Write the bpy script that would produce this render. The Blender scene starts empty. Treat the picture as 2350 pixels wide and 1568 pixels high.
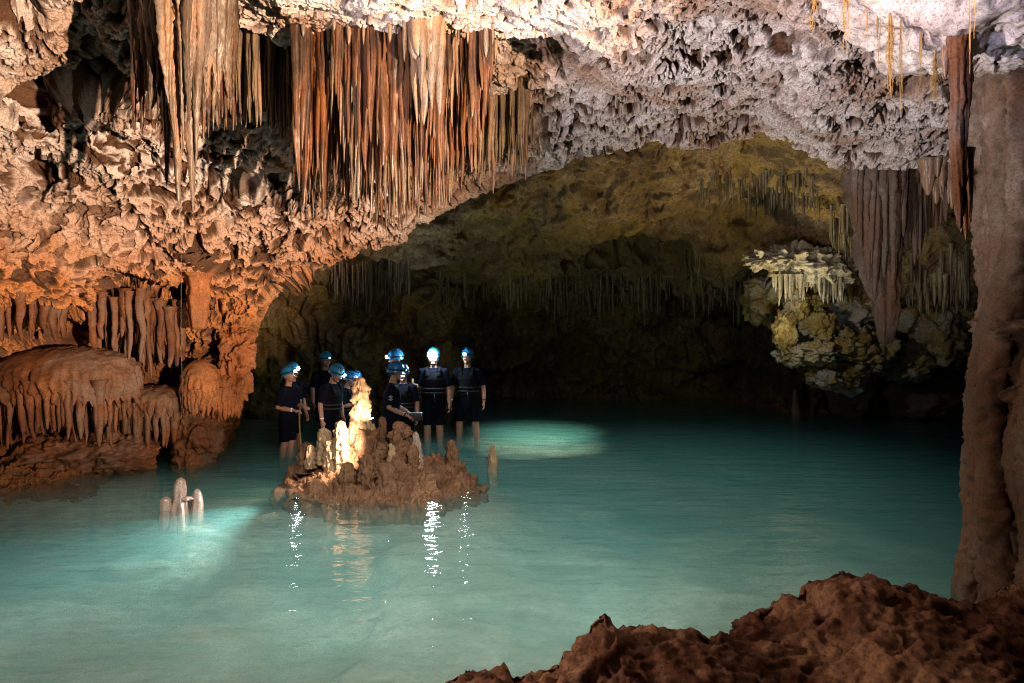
import bpy, math, random, time
import numpy as np
from mathutils import Vector, Matrix
T0 = time.time()
random.seed(7); RNG = np.random.default_rng(11)
S = bpy.context.scene; COL = S.collection
F = 1710.0; HC = 1.93; U0 = 1175.0; V0 = 746.0      # camera: focal length, height, horizon (units of a 2350 px wide view)
Q = 1.0                                              # mesh quality factor

def W(u, v, d):
    """point seen at bearing (u,v) and at distance d ahead of the camera, as scene metres"""
    return np.array([(u-U0)/F*d, d, HC-(v-V0)/F*d])

# ------------------------------------------------------------------ noise
_r = np.random.default_rng(3)
PERM = np.concatenate([_r.permutation(256)]*3).astype(np.int32)
GR = _r.normal(size=(256, 3)).astype(np.float32); GR /= np.linalg.norm(GR, axis=1)[:, None]
def perlin(p):
    p = np.asarray(p, np.float32); sh = p.shape[:-1]; p = p.reshape(-1, 3)
    out = np.empty(len(p), np.float32)
    for s in range(0, len(p), 200000):
        q = p[s:s+200000]; i = np.floor(q).astype(np.int32); f = q-i; i &= 255
        w = f*f*f*(f*(f*6-15)+10)
        acc = 0
        for dx in (0, 1):
            hx = PERM[i[:, 0]+dx]; wx = w[:, 0] if dx else 1-w[:, 0]
            for dy in (0, 1):
                hy = PERM[hx+i[:, 1]+dy]; wy = wx*(w[:, 1] if dy else 1-w[:, 1])
                for dz in (0, 1):
                    g = GR[PERM[hy+i[:, 2]+dz]]
                    acc = acc+(g[:, 0]*(f[:, 0]-dx)+g[:, 1]*(f[:, 1]-dy)+g[:, 2]*(f[:, 2]-dz))*wy*(w[:, 2] if dz else 1-w[:, 2])
        out[s:s+200000] = acc
    return (out*1.6).reshape(sh)
def fbm(p, o=3, g=.5):
    p = np.asarray(p, np.float32); a = 0; amp = 1
    for k in range(o):
        a = a+amp*perlin(p*(2.07**k)+17.3*k); amp *= g
    return a
def sst(a, b, x):
    t = np.clip((x-a)/(b-a), 0, 1); return t*t*(3-2*t)
def gsm(a, s, ax):
    if s <= 0: return a
    r = int(3*s)+1; k = np.exp(-.5*(np.arange(-r, r+1)/s)**2); k /= k.sum()
    a = np.moveaxis(a, ax, 0); b = np.concatenate([np.repeat(a[:1], r, 0), a, np.repeat(a[-1:], r, 0)])
    o = sum(k[j]*b[j:j+len(a)] for j in range(2*r+1))
    return np.moveaxis(o, 0, ax)

# ------------------------------------------------------------------ mesh builders
class MB:
    def __init__(s): s.v = []; s.f = []; s.n = 0; s.mi = []
    def add(s, V, faces, m=0):
        V = np.asarray(V, np.float32).reshape(-1, 3)
        for f in faces:
            f = np.asarray(f, np.int32)
            if len(f): s.f.append(f+s.n); s.mi.append(np.full(len(f), m, np.int32))
        s.v.append(V); s.n += len(V); return s
    def build(s, name, mats, parent=None, smooth=True, loc=None):
        V = np.concatenate(s.v)
        if loc is not None: V = V-np.asarray(loc, np.float32)
        me = bpy.data.meshes.new(name)
        me.vertices.add(len(V)); me.vertices.foreach_set('co', V.ravel())
        lv = np.concatenate([f.ravel() for f in s.f]); ln = np.concatenate([np.full(len(f), f.shape[1], np.int32) for f in s.f])
        me.loops.add(len(lv)); me.loops.foreach_set('vertex_index', lv)
        me.polygons.add(len(ln)); me.polygons.foreach_set('loop_start', np.concatenate([[0], np.cumsum(ln)[:-1]]).astype(np.int32))
        me.polygons.foreach_set('use_smooth', np.full(len(ln), smooth))
        mats = mats if isinstance(mats, (list, tuple)) else [mats]
        for m in mats: me.materials.append(m)
        if len(mats) > 1: me.polygons.foreach_set('material_index', np.concatenate(s.mi))
        me.update(calc_edges=True); me.validate()
        o = bpy.data.objects.new(name, me); COL.objects.link(o)
        if loc is not None: o.location = loc
        if parent is not None: o.parent = parent
        return o
def gridf(R, C, wrap=False, flip=False):
    r = np.arange(R-1)[:, None]; c = np.arange(C if wrap else C-1)[None]; c2 = (c+1) % C
    q = np.stack([r*C+c, r*C+c2, (r+1)*C+c2, (r+1)*C+c], -1).reshape(-1, 4)
    return q[:, ::-1] if flip else q
def gnorm(P, wrap=False):
    if wrap:
        du = np.roll(P, -1, 1)-np.roll(P, 1, 1)
    else: du = np.gradient(P, axis=1)
    dv = np.gradient(P, axis=0); n = np.cross(du, dv); n /= np.linalg.norm(n, axis=-1, keepdims=True)+1e-9
    return n
def tag(o, label=None, cat=None, group=None, kind=None):
    if label: o['label'] = label
    if cat: o['category'] = cat
    if group: o['group'] = group
    if kind: o['kind'] = kind
    return o
def empty(name, loc, label=None, cat=None, group=None, rz=0):
    o = bpy.data.objects.new(name, None); COL.objects.link(o); o.location = loc; o.rotation_euler = (0, 0, rz)
    o.empty_display_size = .1
    return tag(o, label, cat, group)
def tube(pts, rad, seg=10, cap=True, up=None):
    """swept tube; rad: list of r or (rx,ry)"""
    P = np.asarray(pts, np.float64); n = len(P)
    t = np.gradient(P, axis=0); t /= np.linalg.norm(t, axis=1)[:, None]+1e-12
    u = np.array(up if up is not None else ([1, 0, 0] if abs(t[0][0]) < .8 else [0, 1, 0]), float)
    R = np.array([(r, r) if np.isscalar(r) else r for r in rad], float)
    a = np.arange(seg)*2*np.pi/seg; V = []
    for i in range(n):
        u = u-t[i]*u.dot(t[i]); u /= np.linalg.norm(u); w = np.cross(t[i], u)
        V.append(P[i]+np.outer(np.cos(a)*R[i, 0], u)+np.outer(np.sin(a)*R[i, 1], w))
    V = np.array(V).reshape(-1, 3); faces = [gridf(n, seg, True)]
    if cap:
        V = np.concatenate([V, P[:1], P[-1:]]); i = np.arange(seg); j = (i+1) % seg
        faces.append(np.stack([j, i, np.full(seg, n*seg)], 1)); o = (n-1)*seg
        faces.append(np.stack([o+i, o+j, np.full(seg, n*seg+1)], 1))
    return V, faces
def sphere(c, r, nu=16, nv=10):
    th = np.linspace(0, np.pi, nv); ph = np.arange(nu)*2*np.pi/nu
    d = np.stack([np.outer(np.sin(th), np.cos(ph)), np.outer(np.sin(th), np.sin(ph)), np.outer(np.cos(th), np.ones(nu))], -1)
    V = np.asarray(c)+d*np.asarray(r); return V.reshape(-1, 3), [gridf(nv, nu, True, True)]

# ------------------------------------------------------------------ materials
def nmat(name):
    m = bpy.data.materials.new(name); m.use_nodes = True; nt = m.node_tree
    return m, nt, nt.nodes['Principled BSDF']
def node(nt, t, **k):
    n = nt.nodes.new(t)
    for a, b in k.items():
        if a.startswith('i_'): n.inputs[a[2:].replace('_', ' ')].default_value = b
        else: setattr(n, a, b)
    return n
def ramp(nt, fac, stops):
    r = nt.nodes.new('ShaderNodeValToRGB'); e = r.color_ramp.elements
    while len(e) < len(stops): e.new(.5)
    for k, (p, c) in enumerate(stops): e[k].position = p; e[k].color = (*c, 1) if len(c) == 3 else c
    nt.links.new(fac, r.inputs[0]); return r.outputs[0]
def mixc(nt, f, a, b):
    m = nt.nodes.new('ShaderNodeMix'); m.data_type = 'RGBA'
    for s, v in ((m.inputs[0], f), (m.inputs[6], a), (m.inputs[7], b)):
        if isinstance(v, (int, float)): s.default_value = v
        elif isinstance(v, tuple): s.default_value = (*v, 1)
        else: nt.links.new(v, s)
    return m.outputs[2]
def noise(nt, co, scale, detail=6, rough=.6, stretch=None, off=0, dist=0):
    if stretch or off:
        mp = node(nt, 'ShaderNodeMapping'); mp.inputs['Scale'].default_value = stretch or (1, 1, 1); mp.inputs['Location'].default_value = (off, off*.7, off*1.3)
        nt.links.new(co, mp.inputs[0]); co = mp.outputs[0]
    n = node(nt, 'ShaderNodeTexNoise'); n.inputs['Scale'].default_value = scale; n.inputs['Detail'].default_value = detail
    n.inputs['Roughness'].default_value = rough; n.inputs['Distortion'].default_value = dist; nt.links.new(co, n.inputs['Vector']); return n.outputs[0]
def rock(name, pale, mid, dark, scale=1.2, fine=30, bump=.4, bdist=.02, rough=.85, spec=.3, stain=None, stretch=None, zone=None, lo=.36, hi=.64, attr=None, spk=1.):
    m, nt, b = nmat(name); L = nt.links
    co = node(nt, 'ShaderNodeTexCoord').outputs['Object']
    if zone or stretch is None: co = node(nt, 'ShaderNodeNewGeometry').outputs['Position']
    big = noise(nt, co, scale, 8, .65, stretch)
    c = ramp(nt, big, [(lo, dark), (.5, mid), (hi, pale)])
    f2 = noise(nt, co, scale*9, 6, .7, stretch, 3.1)
    c = mixc(nt, ramp(nt, f2, [(.42, (0, 0, 0)), (.66, (1, 1, 1))]), c, mixc(nt, .55, dark, mid))
    if stain:
        s = noise(nt, co, scale*.45, 5, .6, stretch, 9.7, .6)
        c = mixc(nt, ramp(nt, s, [(.47, (0, 0, 0)), (.62, (1, 1, 1))]), c, stain)
    if zone:
        c = zone(nt, co, c)
    if attr:   # brown rock under the broken skin, darkened to paint shade into the pits
        at = node(nt, 'ShaderNodeAttribute', attribute_name='crust_shade'); c = mixc(nt, at.outputs['Fac'], c, mixc(nt, big, tuple(x*.7 for x in attr), attr))
    sp = node(nt, 'ShaderNodeMix'); sp.data_type = 'RGBA'; sp.blend_type = 'MULTIPLY'; sp.inputs[0].default_value = spk
    L.new(c, sp.inputs[6]); L.new(ramp(nt, noise(nt, co, fine*1.7, 5, .75, stretch, 7.7), [(.36, (.42, .36, .32)), (.47, (.95, .93, .92)), (.62, (1.22, 1.2, 1.2))]), sp.inputs[7]); c = sp.outputs[2]
    L.new(c, b.inputs['Base Color'])
    b.inputs['Roughness'].default_value = rough; b.inputs['Specular IOR Level'].default_value = spec
    bn = node(nt, 'ShaderNodeBump', i_Strength=bump, i_Distance=bdist)
    h = noise(nt, co, fine, 9, .72, stretch if stretch else None, 5.5); L.new(h, bn.inputs['Height'])  # fine relief; L.new(bn.outputs[0], b.inputs['Normal'])
    return m
def flat(name, col, rough=.6, spec=.4, emit=None, est=0, var=.12, nscale=40, metal=0):
    m, nt, b = nmat(name); co = node(nt, 'ShaderNodeTexCoord').outputs['Object']
    n = noise(nt, co, nscale, 4); d = tuple(max(0, x*(1-var)) for x in col); l = tuple(min(1, x*(1+var)) for x in col)
    nt.links.new(ramp(nt, n, [(.3, d), (.7, l)]), b.inputs['Base Color'])
    b.inputs['Roughness'].default_value = rough; b.inputs['Specular IOR Level'].default_value = spec; b.inputs['Metallic'].default_value = metal
    if emit: b.inputs['Emission Color'].default_value = (*emit, 1); b.inputs['Emission Strength'].default_value = est
    return m

def _near_zone(nt, co, c):
    # iron-stained, orange limestone in the lower left of the vault
    sx = node(nt, 'ShaderNodeSeparateXYZ'); nt.links.new(co, sx.inputs[0])
    def mr(o, a, b):
        k = node(nt, 'ShaderNodeMapRange'); k.inputs[1].default_value = a; k.inputs[2].default_value = b; nt.links.new(o, k.inputs[0]); return k.outputs[0]
    def mth(op, a, b):
        k = node(nt, 'ShaderNodeMath'); k.operation = op
        for s, v in zip(k.inputs, (a, b)):
            if isinstance(v, (int, float)): s.default_value = v
            else: nt.links.new(v, s)
        return k.outputs[0]
    n = noise(nt, co, .9, 6, .65, None, 21.0)
    zz = mth('ADD', sx.outputs[2], mth('MULTIPLY', mth('SUBTRACT', n, .5), 2.2))
    f = mth('MULTIPLY', mr(zz, 3.8, 2.3), mr(sx.outputs[0], .3, -2.4))
    c = mixc(nt, f, c, mixc(nt, n, (.30, .11, .035), (.62, .28, .105)))
    f2 = mth('MULTIPLY', mr(zz, 2.2, 1.2), mr(sx.outputs[0], .6, -2.2))
    return mixc(nt, f2, c, mixc(nt, n, (.11, .042, .014), (.26, .105, .036)))
M = {}
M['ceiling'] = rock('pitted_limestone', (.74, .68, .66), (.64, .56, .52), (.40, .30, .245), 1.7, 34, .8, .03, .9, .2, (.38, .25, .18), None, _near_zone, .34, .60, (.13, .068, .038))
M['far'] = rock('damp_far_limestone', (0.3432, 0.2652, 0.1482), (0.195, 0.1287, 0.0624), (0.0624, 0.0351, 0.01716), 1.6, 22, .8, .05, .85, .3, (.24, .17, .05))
M['ledge'] = rock('brown_ledge_rock', (.40, .26, .18), (.17, .075, .040), (.05, .022, .012), 3.2, 30, 1., .05, .8, .35, (.32, .19, .115))
M['column'] = rock('column_flowstone', (0.216, 0.1692, 0.1332), (0.144, 0.1008, 0.072), (0.0792, 0.0504, 0.0324), 2.2, 40, 1., .03, .75, .35, (.15, .08, .045), spk=.8)
M['orange'] = rock('orange_flowstone', (.46, .19, .065), (.34, .12, .036), (.15, .05, .017), 2.2, 38, .7, .02, .75, .35, (.20, .09, .04))
M['dark_orange'] = rock('dark_flowstone', (.26, .105, .038), (.16, .056, .018), (.07, .025, .009), 2.2, 38, .7, .02, .75, .35, (.16, .10, .07))
M['islet'] = rock('islet_rock', (.30, .155, .075), (.19, .085, .038), (.09, .04, .018), 3.2, 45, .9, .02, .75, .35)
M['pale_stal'] = rock('pale_stalagmite', (.56, .38, .23), (.44, .27, .14), (.28, .16, .08), 4, 60, .9, .012, .6, .45)
M['pink_stal'] = rock('pinkish_stalagmite', (.52, .37, .31), (.42, .27, .21), (.26, .15, .10), 6, 50, .5, .01, .35, .5)
M['st_brown'] = rock('brown_stalactite', (0.1234, 0.09072, 0.06895), (0.06532, 0.0381, 0.02395), (0.02177, 0.01089, 0.006169), 11, 90, .9, .02, .36, .55, (.15, .065, .03), (1, 1, .22))
M['st_dark'] = rock('dark_stalactite', (0.1326, 0.0765, 0.0459), (0.0714, 0.03315, 0.0153), (0.0255, 0.01224, 0.00612), 11, 90, .9, .02, .3, .6, (.20, .07, .02), (1, 1, .22))
M['st_pale'] = rock('pale_stalactite', (0.2566, 0.2246, 0.1924), (0.1924, 0.1497, 0.1176), (0.1069, 0.06416, 0.0401), 9, 90, .8, .02, .42, .5, (.32, .19, .11), (1, 1, .22))
M['st_grey'] = rock('grey_stalactite', (0.204, 0.168, 0.132), (0.138, 0.102, 0.072), (0.066, 0.045, 0.03), 11, 90, .9, .02, .34, .6, (.24, .17, .09), (1, 1, .22))
M['st_far'] = rock('far_straws', (.36, .31, .19), (.24, .20, .11), (.12, .09, .05), 3, 30, .5, .02, .6, .4, None, (1, 1, .2))
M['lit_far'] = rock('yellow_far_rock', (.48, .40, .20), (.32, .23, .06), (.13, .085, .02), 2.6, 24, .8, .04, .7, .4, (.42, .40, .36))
M['root'] = flat('root_fibre', (.36, .21, .075), .7, .3)
M['bed'] = rock('pool_bed_sand', (.60, .54, .43), (.50, .45, .35), (.30, .26, .20), .9, 14, .4, .03, .95, .1, (.34, .30, .22), spk=.3)
# ------------------------------------------------------------------ cave shell
def resample(pl, n, smooth):
    """polyline [(v,d)] at bearing u -> n samples, dense where the camera looks"""
    pl = np.asarray(pl, float); t = np.linspace(0, 1, 60)
    seg = np.concatenate([pl[i]+(pl[i+1]-pl[i])*t[:-1, None] for i in range(len(pl)-1)]+[pl[-1:]])
    z = (V0-seg[:, 0])/F*seg[:, 1]; L = np.hypot(np.diff(z), np.diff(seg[:, 1]))
    dm = (seg[1:, 1]+seg[:-1, 1])/2; vm = (seg[1:, 0]+seg[:-1, 0])/2
    w = L/dm*np.where(vm < -80, .22, 1.0); s = np.concatenate([[0], np.cumsum(w)]); s /= s[-1]
    q = np.linspace(0, 1, n); o = np.stack([np.interp(q, s, seg[:, 0]), np.interp(q, s, seg[:, 1])], -1)
    return gsm(o, smooth, 0)
def shell(cols, Rm, Rt, us, sm_u, sm_t):
    cu = np.array([c[0] for c in cols], float)
    G = np.stack([np.concatenate([resample(c[1], Rm, sm_t), resample([c[1][-1]]+c[2], Rt+1, sm_t)[1:]]) for c in cols], 1)  # rows x cols x 2
    us = np.asarray(us)
    out = np.stack([np.stack([np.interp(us, cu, G[r, :, k]) for r in range(G.shape[0])]) for k in (0, 1)], -1)
    out = gsm(out, sm_u, 1); out = gsm(out, 3, 0)
    v, d = out[..., 0], out[..., 1]; u = us[None]
    P = np.stack([(u-U0)/F*d, d, HC-(v-V0)/F*d], -1)
    return P
def cave_normals(P, sgn=None):
    n = gnorm(P)
    c = np.array([0, 4, 1.5]) if sgn is None else None
    if sgn is None: sgn = np.sign(np.mean(np.sum(n*(c-P), -1)))
    return n*sgn, sgn

def wall_lists():
    A = []
    def curl(l): v, d = l; return [(v-15, d+.35), (v-45, d+.8), (v-90, d+1.3)]
    A.append((-900, [(-2500, 2), (-1000, 3), (-300, 4), (0, 4.8), (300, 5.4), (700, 5.8)], [(800, 6.1), (1000, 6.2), (1250, 6), (1500, 5.6)]))
    A.append((-300, [(-2500, 2), (-1000, 3.3), (-300, 5), (0, 6.2), (300, 7), (700, 7.3)], [(780, 7.8), (950, 8.1), (1150, 7.7), (1280, 7.3)]))
    A.append((0, [(-2500, 2), (-1000, 3.4), (-300, 5.5), (0, 7), (200, 7.8), (400, 8.3), (560, 8.6), (700, 8.75)], [(750, 9.3), (850, 9.7), (980, 9.5), (1040, 9.25), (1085, 9.0), (1125, 8.75), (1220, 8.3)]))
    A.append((200, [(-2500, 2), (-1000, 3.4), (-300, 5.5), (0, 7.2), (200, 8), (400, 8.8), (560, 9.4), (690, 9.7)], [(750, 10.3), (880, 10.6), (1000, 10.5), (1050, 10.1), (1085, 9.6), (1120, 9.1), (1200, 8.7)]))
    A.append((330, [(-2500, 2), (-1000, 3.4), (-300, 5.5), (0, 7.1), (200, 8.2), (400, 9.1), (560, 9.7), (680, 9.9)], [(740, 10.6), (880, 11), (1000, 11.1), (1060, 10.9), (1085, 10.5), (1150, 10.2)]))
    A.append((420, [(-2500, 2), (-1000, 3.4), (-300, 5.5), (0, 7), (200, 8.3), (400, 9.3), (560, 9.9), (680, 10.1)], [(740, 10.7), (850, 11.1), (950, 11.2), (1055, 11.1), (1150, 10.8)]))
    A.append((505, [(-2500, 2), (-1000, 3.4), (-300, 5.5), (0, 6.8), (200, 8.2), (400, 9.4), (560, 10.0), (690, 10.35)], [(750, 10.5), (850, 10.75), (950, 10.95), (1040, 11.2), (1150, 11.4)]))
    A.append((540, [(-2500, 2), (-1000, 3.4), (-300, 5.4), (0, 6.6), (200, 8.1), (400, 9.4), (570, 10.1), (710, 10.4)], [(790, 10.6), (860, 11.2), (940, 12.2), (1010, 13.2), (1100, 13.6)]))
    A.append((585, [(-2500, 2), (-1000, 3.4), (-300, 5.3), (0, 6.5), (200, 8.1), (400, 9.5), (600, 10.2), (735, 10.6)], [(760, 11.0), (770, 11.8), (750, 12.6)]))
    for u, lv, ld in ((640, 690, 10.8), (700, 640, 10.7), (780, 605, 10.6)):
        A.append((u, [(-2500, 2), (-1000, 3.4), (-300, 5.1), (0, 6.3), (90, 7.1), (200, 8), (330, 9), (450, 9.6), (lv-60, 10.2), (lv, ld)], curl((lv, ld))))
    for u, lv, ld in ((850, 583, 10.5), (930, 545, 10.4), (1000, 500, 10.2), (1090, 460, 10), (1200, 420, 9.9), (1300, 390, 9.9)):
        r = 1.0 if u < 1250 else .5
        A.append((u, [(-2500, 2), (-1000, 3.3), (-300, 4.9), (0, 6), (92, 6.9), (92-30*r, 7.15), (92-50*r, 7.6), (120, 8.1), (200, 8.5), (300, 9.1), (lv-40, ld-.35), (lv, ld)], curl((lv, ld))))
    for u, lv, ld in ((1400, 352, 10), (1500, 322, 10), (1600, 338, 10), (1645, 345, 9.9), (1690, 315, 10), (1750, 303, 10)):
        A.append((u, [(-2500, 2), (-1000, 3.2), (-300, 4.7), (0, 5.8), (110, 6.6), (190, 7.5), (260, 8.6), (lv, ld)], curl((lv, ld))))
    for u, lv, ld in ((1850, 345, 9.7), (1925, 398, 9.4), (1990, 380, 9.2), (2070, 388, 9.0)):
        A.append((u, [(-2500, 2), (-1000, 3), (-300, 4.3), (0, 5.2), (100, 6.0), (200, 6.7), (300, 7.8), (lv, ld)], curl((lv, ld))))
    A.append((2300, [(-2500, 2), (-1000, 2.9), (-300, 4), (0, 4.8), (200, 5.9), (300, 7), (385, 8.3)], curl((385, 8.3))))
    A.append((2800, [(-2500, 2), (-1000, 2.6), (-300, 3.4), (0, 4.2), (200, 5), (300, 6), (385, 7)], curl((385, 7))))
    B = []
    B.append((150, [(480, 12), (560, 12.6), (640, 14)], [(700, 15), (850, 15.8), (950, 16), (1020, 15.9)]))
    B.append((700, [(440, 12), (540, 12.8), (636, 14.6)], [(700, 15.4), (850, 16), (950, 16.2), (1020, 15.9)]))
    B.append((900, [(400, 11.8), (500, 12.6), (600, 13.8), (645, 15)], [(720, 15.8), (850, 16.3), (945, 16.5), (1000, 16.2)]))
    B.append((1020, [(370, 11.6), (480, 12.6), (590, 14), (645, 15.6)], [(720, 16.2), (850, 16.8), (938, 17.2), (1000, 16.8)]))
    B.append((1085, [(350, 11.6), (450, 12.5), (560, 14.2), (648, 16.8)], [(720, 18.7), (850, 19.5), (912, 19.9), (965, 19.5)]))
    B.append((1300, [(320, 11.3), (450, 12.7), (560, 14.6), (645, 17)], [(720, 18.7), (850, 19.4), (914, 19.7), (965, 19.3)]))
    B.append((1600, [(270, 10.9), (400, 12.3), (520, 14.1), (640, 16.6)], [(720, 18), (850, 18.8), (918, 19.1), (965, 18.8)]))
    B.append((1740, [(250, 10.8), (400, 12.1), (520, 13.6), (600, 14.6), (640, 15.3)], [(720, 16.8), (860, 17.5), (930, 17.9), (980, 17.6)]))
    B.append((1850, [(300, 10.4), (400, 11.4), (520, 12.8), (590, 13.6), (650, 13.9)], [(690, 14.8), (850, 16), (940, 16.6), (990, 16.3)]))
    B.append((2000, [(320, 10), (450, 11.3), (560, 12.5), (640, 13.4)], [(700, 14.4), (850, 15.4), (945, 16.4), (990, 16.1)]))
    B.append((2250, [(320, 9), (450, 10.5), (580, 12.2)], [(700, 13.6), (850, 14.5), (950, 15.7), (1010, 15.3)]))
    B.append((2800, [(320, 8), (450, 9.5), (580, 11)], [(700, 12.6), (850, 13.4), (970, 14.2), (1030, 14)]))
    return A, B
LA, LB = wall_lists()
def uspace(lo, a, b, hi, nin, nout):
    return np.concatenate([np.linspace(lo, a, nout)[:-1], np.linspace(a, b, nin), np.linspace(b, hi, nout)[1:]])

usA = uspace(-900, -30, 2380, 2800, int(1450*Q), int(60*Q))
PA = shell(LA, int(900*Q), int(330*Q), usA, 11*Q, 6*Q)
nA, sg = cave_normals(PA)
# large undulations, hollows
big = .30*fbm(PA*.55+3.1, 2)+.10*perlin(PA*1.6)
HOLES = [(130, 235, 8.0, .6, .8), (150, 470, 8.6, .7, .9), (330, 560, 9.5, .40, .5), (20, 540, 8.6, .6, .8), (265, 330, 8.6, .4, .55), (585, 285, 8.7, .28, .5), (520, 340, 9.1, .3, .4),
         (1240, 205, 7.6, .42, .45), (1330, 150, 7.0, .34, .4), (1420, 250, 8.3, .4, .35), (1980, 120, 5.9, .5, .7), (2100, 200, 6.4, .6, .8), (1830, 110, 6.0, .35, .4), (1560, 130, 6.7, .35, .3), (1700, 200, 7.4, .35, .3), (620, 515, 10.0, .3, .4), (880, 585, 10.4, .3, .3)]
hx = PA+np.stack([perlin(PA*1.7+k*13.) for k in range(3)], -1)*.34
holes = np.zeros(PA.shape[:2], np.float32)
for hu, hv, hd_, hr, hdep in HOLES:
    c_ = W(hu, hv, hd_); q_ = np.sqrt(((hx-c_)**2*np.array([.8, 1, 1.5])).sum(-1))/hr; holes = np.maximum(holes, .62*hdep*(1-sst(.0, 1.05, q_)))
hol = sst(.18, .5, perlin(PA*np.array([.75, .75, 1.0], np.float32)+40.))
lipw = sst(11.6, 10.0, PA[..., 1])                       # keep the lip where it is
leftw = sst(-2.2, -4.2, PA[..., 0])                      # the left vault is rougher
dsp = (big*(.35+.3*leftw)-hol*(.14+.75*leftw))*lipw*sst(.0, .8, PA[..., 2])-holes
PA1 = PA+nA*dsp[..., None].astype(np.float32)
nA, _ = cave_normals(PA1, sg)
wp = np.stack([perlin(PA1*2.3+k*31.) for k in range(3)], -1)*.10+np.stack([perlin(PA1*9+k*31.) for k in range(3)], -1)*.035
X = (PA1+wp).astype(np.float32)
rough = np.clip(.55+1.3*fbm(PA1*.55+77., 3), .22, 1.0)      # smooth and pitted areas
cav = sst(.22, .55, perlin(X*np.array([1.1, 1.1, 1.5], np.float32)+15.))*(.08+.30*leftw)*lipw
pit1 = sst(.24, .46, perlin(X*2.6+5.))*.16*(.6+.6*leftw)
n2 = perlin(X*np.array([5.2, 5.2, 6.], np.float32)+9.); n3 = perlin(X*10.+13.); n4 = perlin(X*20.+19.)
pit2 = sst(.22, .37, n2)*.125; pit3 = sst(.20, .32, n3)*.09; pit4 = sst(.17, .30, n4)*.05
ridge = (1-np.abs(perlin(X*4.1+55.))*2)*.03
d2 = -(pit1+pit2+pit3)*(.35+.80*rough)-cav-pit4*(.3+rough)-sst(.14, .3, perlin(X*38.))*.018*(.4+rough)+.3*ridge*rough+.022*fbm(PA1*7., 3)+.009*fbm(PA1*26., 3)
crust_shade = np.clip(np.maximum(np.maximum(sst(.20, .31, n2), sst(.19, .30, n3)*.95), sst(.2, .36, n4)*.7)*(.45+rough)+.3*fbm(X*6.+90, 3)-.12, 0, 1)
PA2 = PA1+nA*d2[..., None].astype(np.float32)
PA2 = PA2+np.array([0, 0, -1], np.float32)*((pit2*0+ridge*.3*rough))[..., None]
mb = MB(); mb.add(PA2, [gridf(PA2.shape[0], PA2.shape[1])])
o = mb.build('cave_ceiling', M['ceiling']); at_ = o.data.attributes.new('crust_shade', 'FLOAT', 'POINT'); at_.data.foreach_set('value', np.ascontiguousarray(crust_shade.ravel(), np.float32)); tag(o, 'pale pitted limestone vault turning orange down the left wall', kind='structure')

usB = uspace(150, 500, 2300, 2800, int(780*Q), int(40*Q))
PB = shell(LB, int(300*Q), int(330*Q), usB, 9*Q, 6*Q)
nB, sg = cave_normals(PB)
dsp = .40*fbm(PB*.5+8., 2)-.55*sst(.12, .45, perlin(PB*np.array([.6, .6, .9])+60.))
PB1 = PB+nB*dsp[..., None]
nB, _ = cave_normals(PB1, sg)
Xb = PB1+np.stack([perlin(PB1*1.6+k*31.) for k in range(3)], -1)*.15
tw = np.linspace(0, 1, PB.shape[0])[:, None] > .49
rib = (1-np.abs(perlin(Xb*np.array([4.5, 4.5, .55], np.float32)))*2)*.16*tw
d2 = -.12*sst(.1, .45, perlin(Xb*2.2))-.07*sst(.1, .4, perlin(Xb*4.7))-.03*sst(.05, .4, perlin(Xb*10))+rib+.02*fbm(Xb*16, 2)
PB2 = PB1+nB*d2[..., None]
mb = MB(); mb.add(PB2, [gridf(PB2.shape[0], PB2.shape[1])])
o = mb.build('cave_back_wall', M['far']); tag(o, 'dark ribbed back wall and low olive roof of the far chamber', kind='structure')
print('shell', round(time.time()-T0, 1))

VA = PA2.reshape(-1, 3); VB = PB2.reshape(-1, 3)
def roof(V, x, y, rad=.07, top=True):
    m = (np.abs(V[:, 0]-x) < rad) & (np.abs(V[:, 1]-y) < rad) & (V[:, 2] > 1.6)
    if not m.any(): return None
    return float(V[m, 2].min() if not top else np.median(V[m, 2]))

# ------------------------------------------------------------------ pool bed and water
nx, ny = int(420*Q), int(460*Q)
xx = np.linspace(-11, 11, nx); yy = np.concatenate([np.linspace(1.5, 8, ny*2//3)[:-1], np.linspace(8, 21, ny-ny*2//3+1)])
XX, YY = np.meshgrid(xx, yy)
P0 = np.stack([XX, YY, 0*XX], -1)
dep = .40+.10*fbm(P0*.35+4., 2)
dep = dep+.15*sst(1.5, 5, XX)*sst(6, 9, YY)
pe = sst(11.0, 12.4, YY)*sst(2.6, .4, XX); dep = dep*(1-pe)+.34*pe
isl = np.exp(-(((XX+1.5)/1.9)**2+((YY-9.2)/1.6)**2)**2); dep = dep*(1-.65*isl)+.05*isl
led = sst(5.6, 3.9, YY); dep = dep*(1-led)+.32*led
lw = sst(-4.2, -5.6, XX)*sst(7.5, 8.8, YY); dep = dep*(1-.7*lw)
sh_ = np.exp(-(((XX+3.45)/.55)**2+((YY-7.9)/.42)**2)**1.0); dep = dep*(1-sh_)+.16*sh_
dep = np.clip(dep, .08, 1.6)
br = perlin(P0*np.array([.9, 1.3, 1], np.float32)+2.)
Z = -dep+.03*fbm(P0*1.4, 3)+.025*np.sign(br)*sst(.0, .05, np.abs(br))+.012*fbm(P0*7, 2)
mb = MB(); mb.add(np.stack([XX, YY, Z], -1), [gridf(len(yy), nx)])
tag(mb.build('pool_bed', M['bed']), 'pale sandy limestone bed of the pool', kind='structure')
BZ = Z
def bedz(x, y):
    return float(BZ[int(np.argmin(abs(yy-y))), int(np.argmin(abs(xx-x)))])

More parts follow.
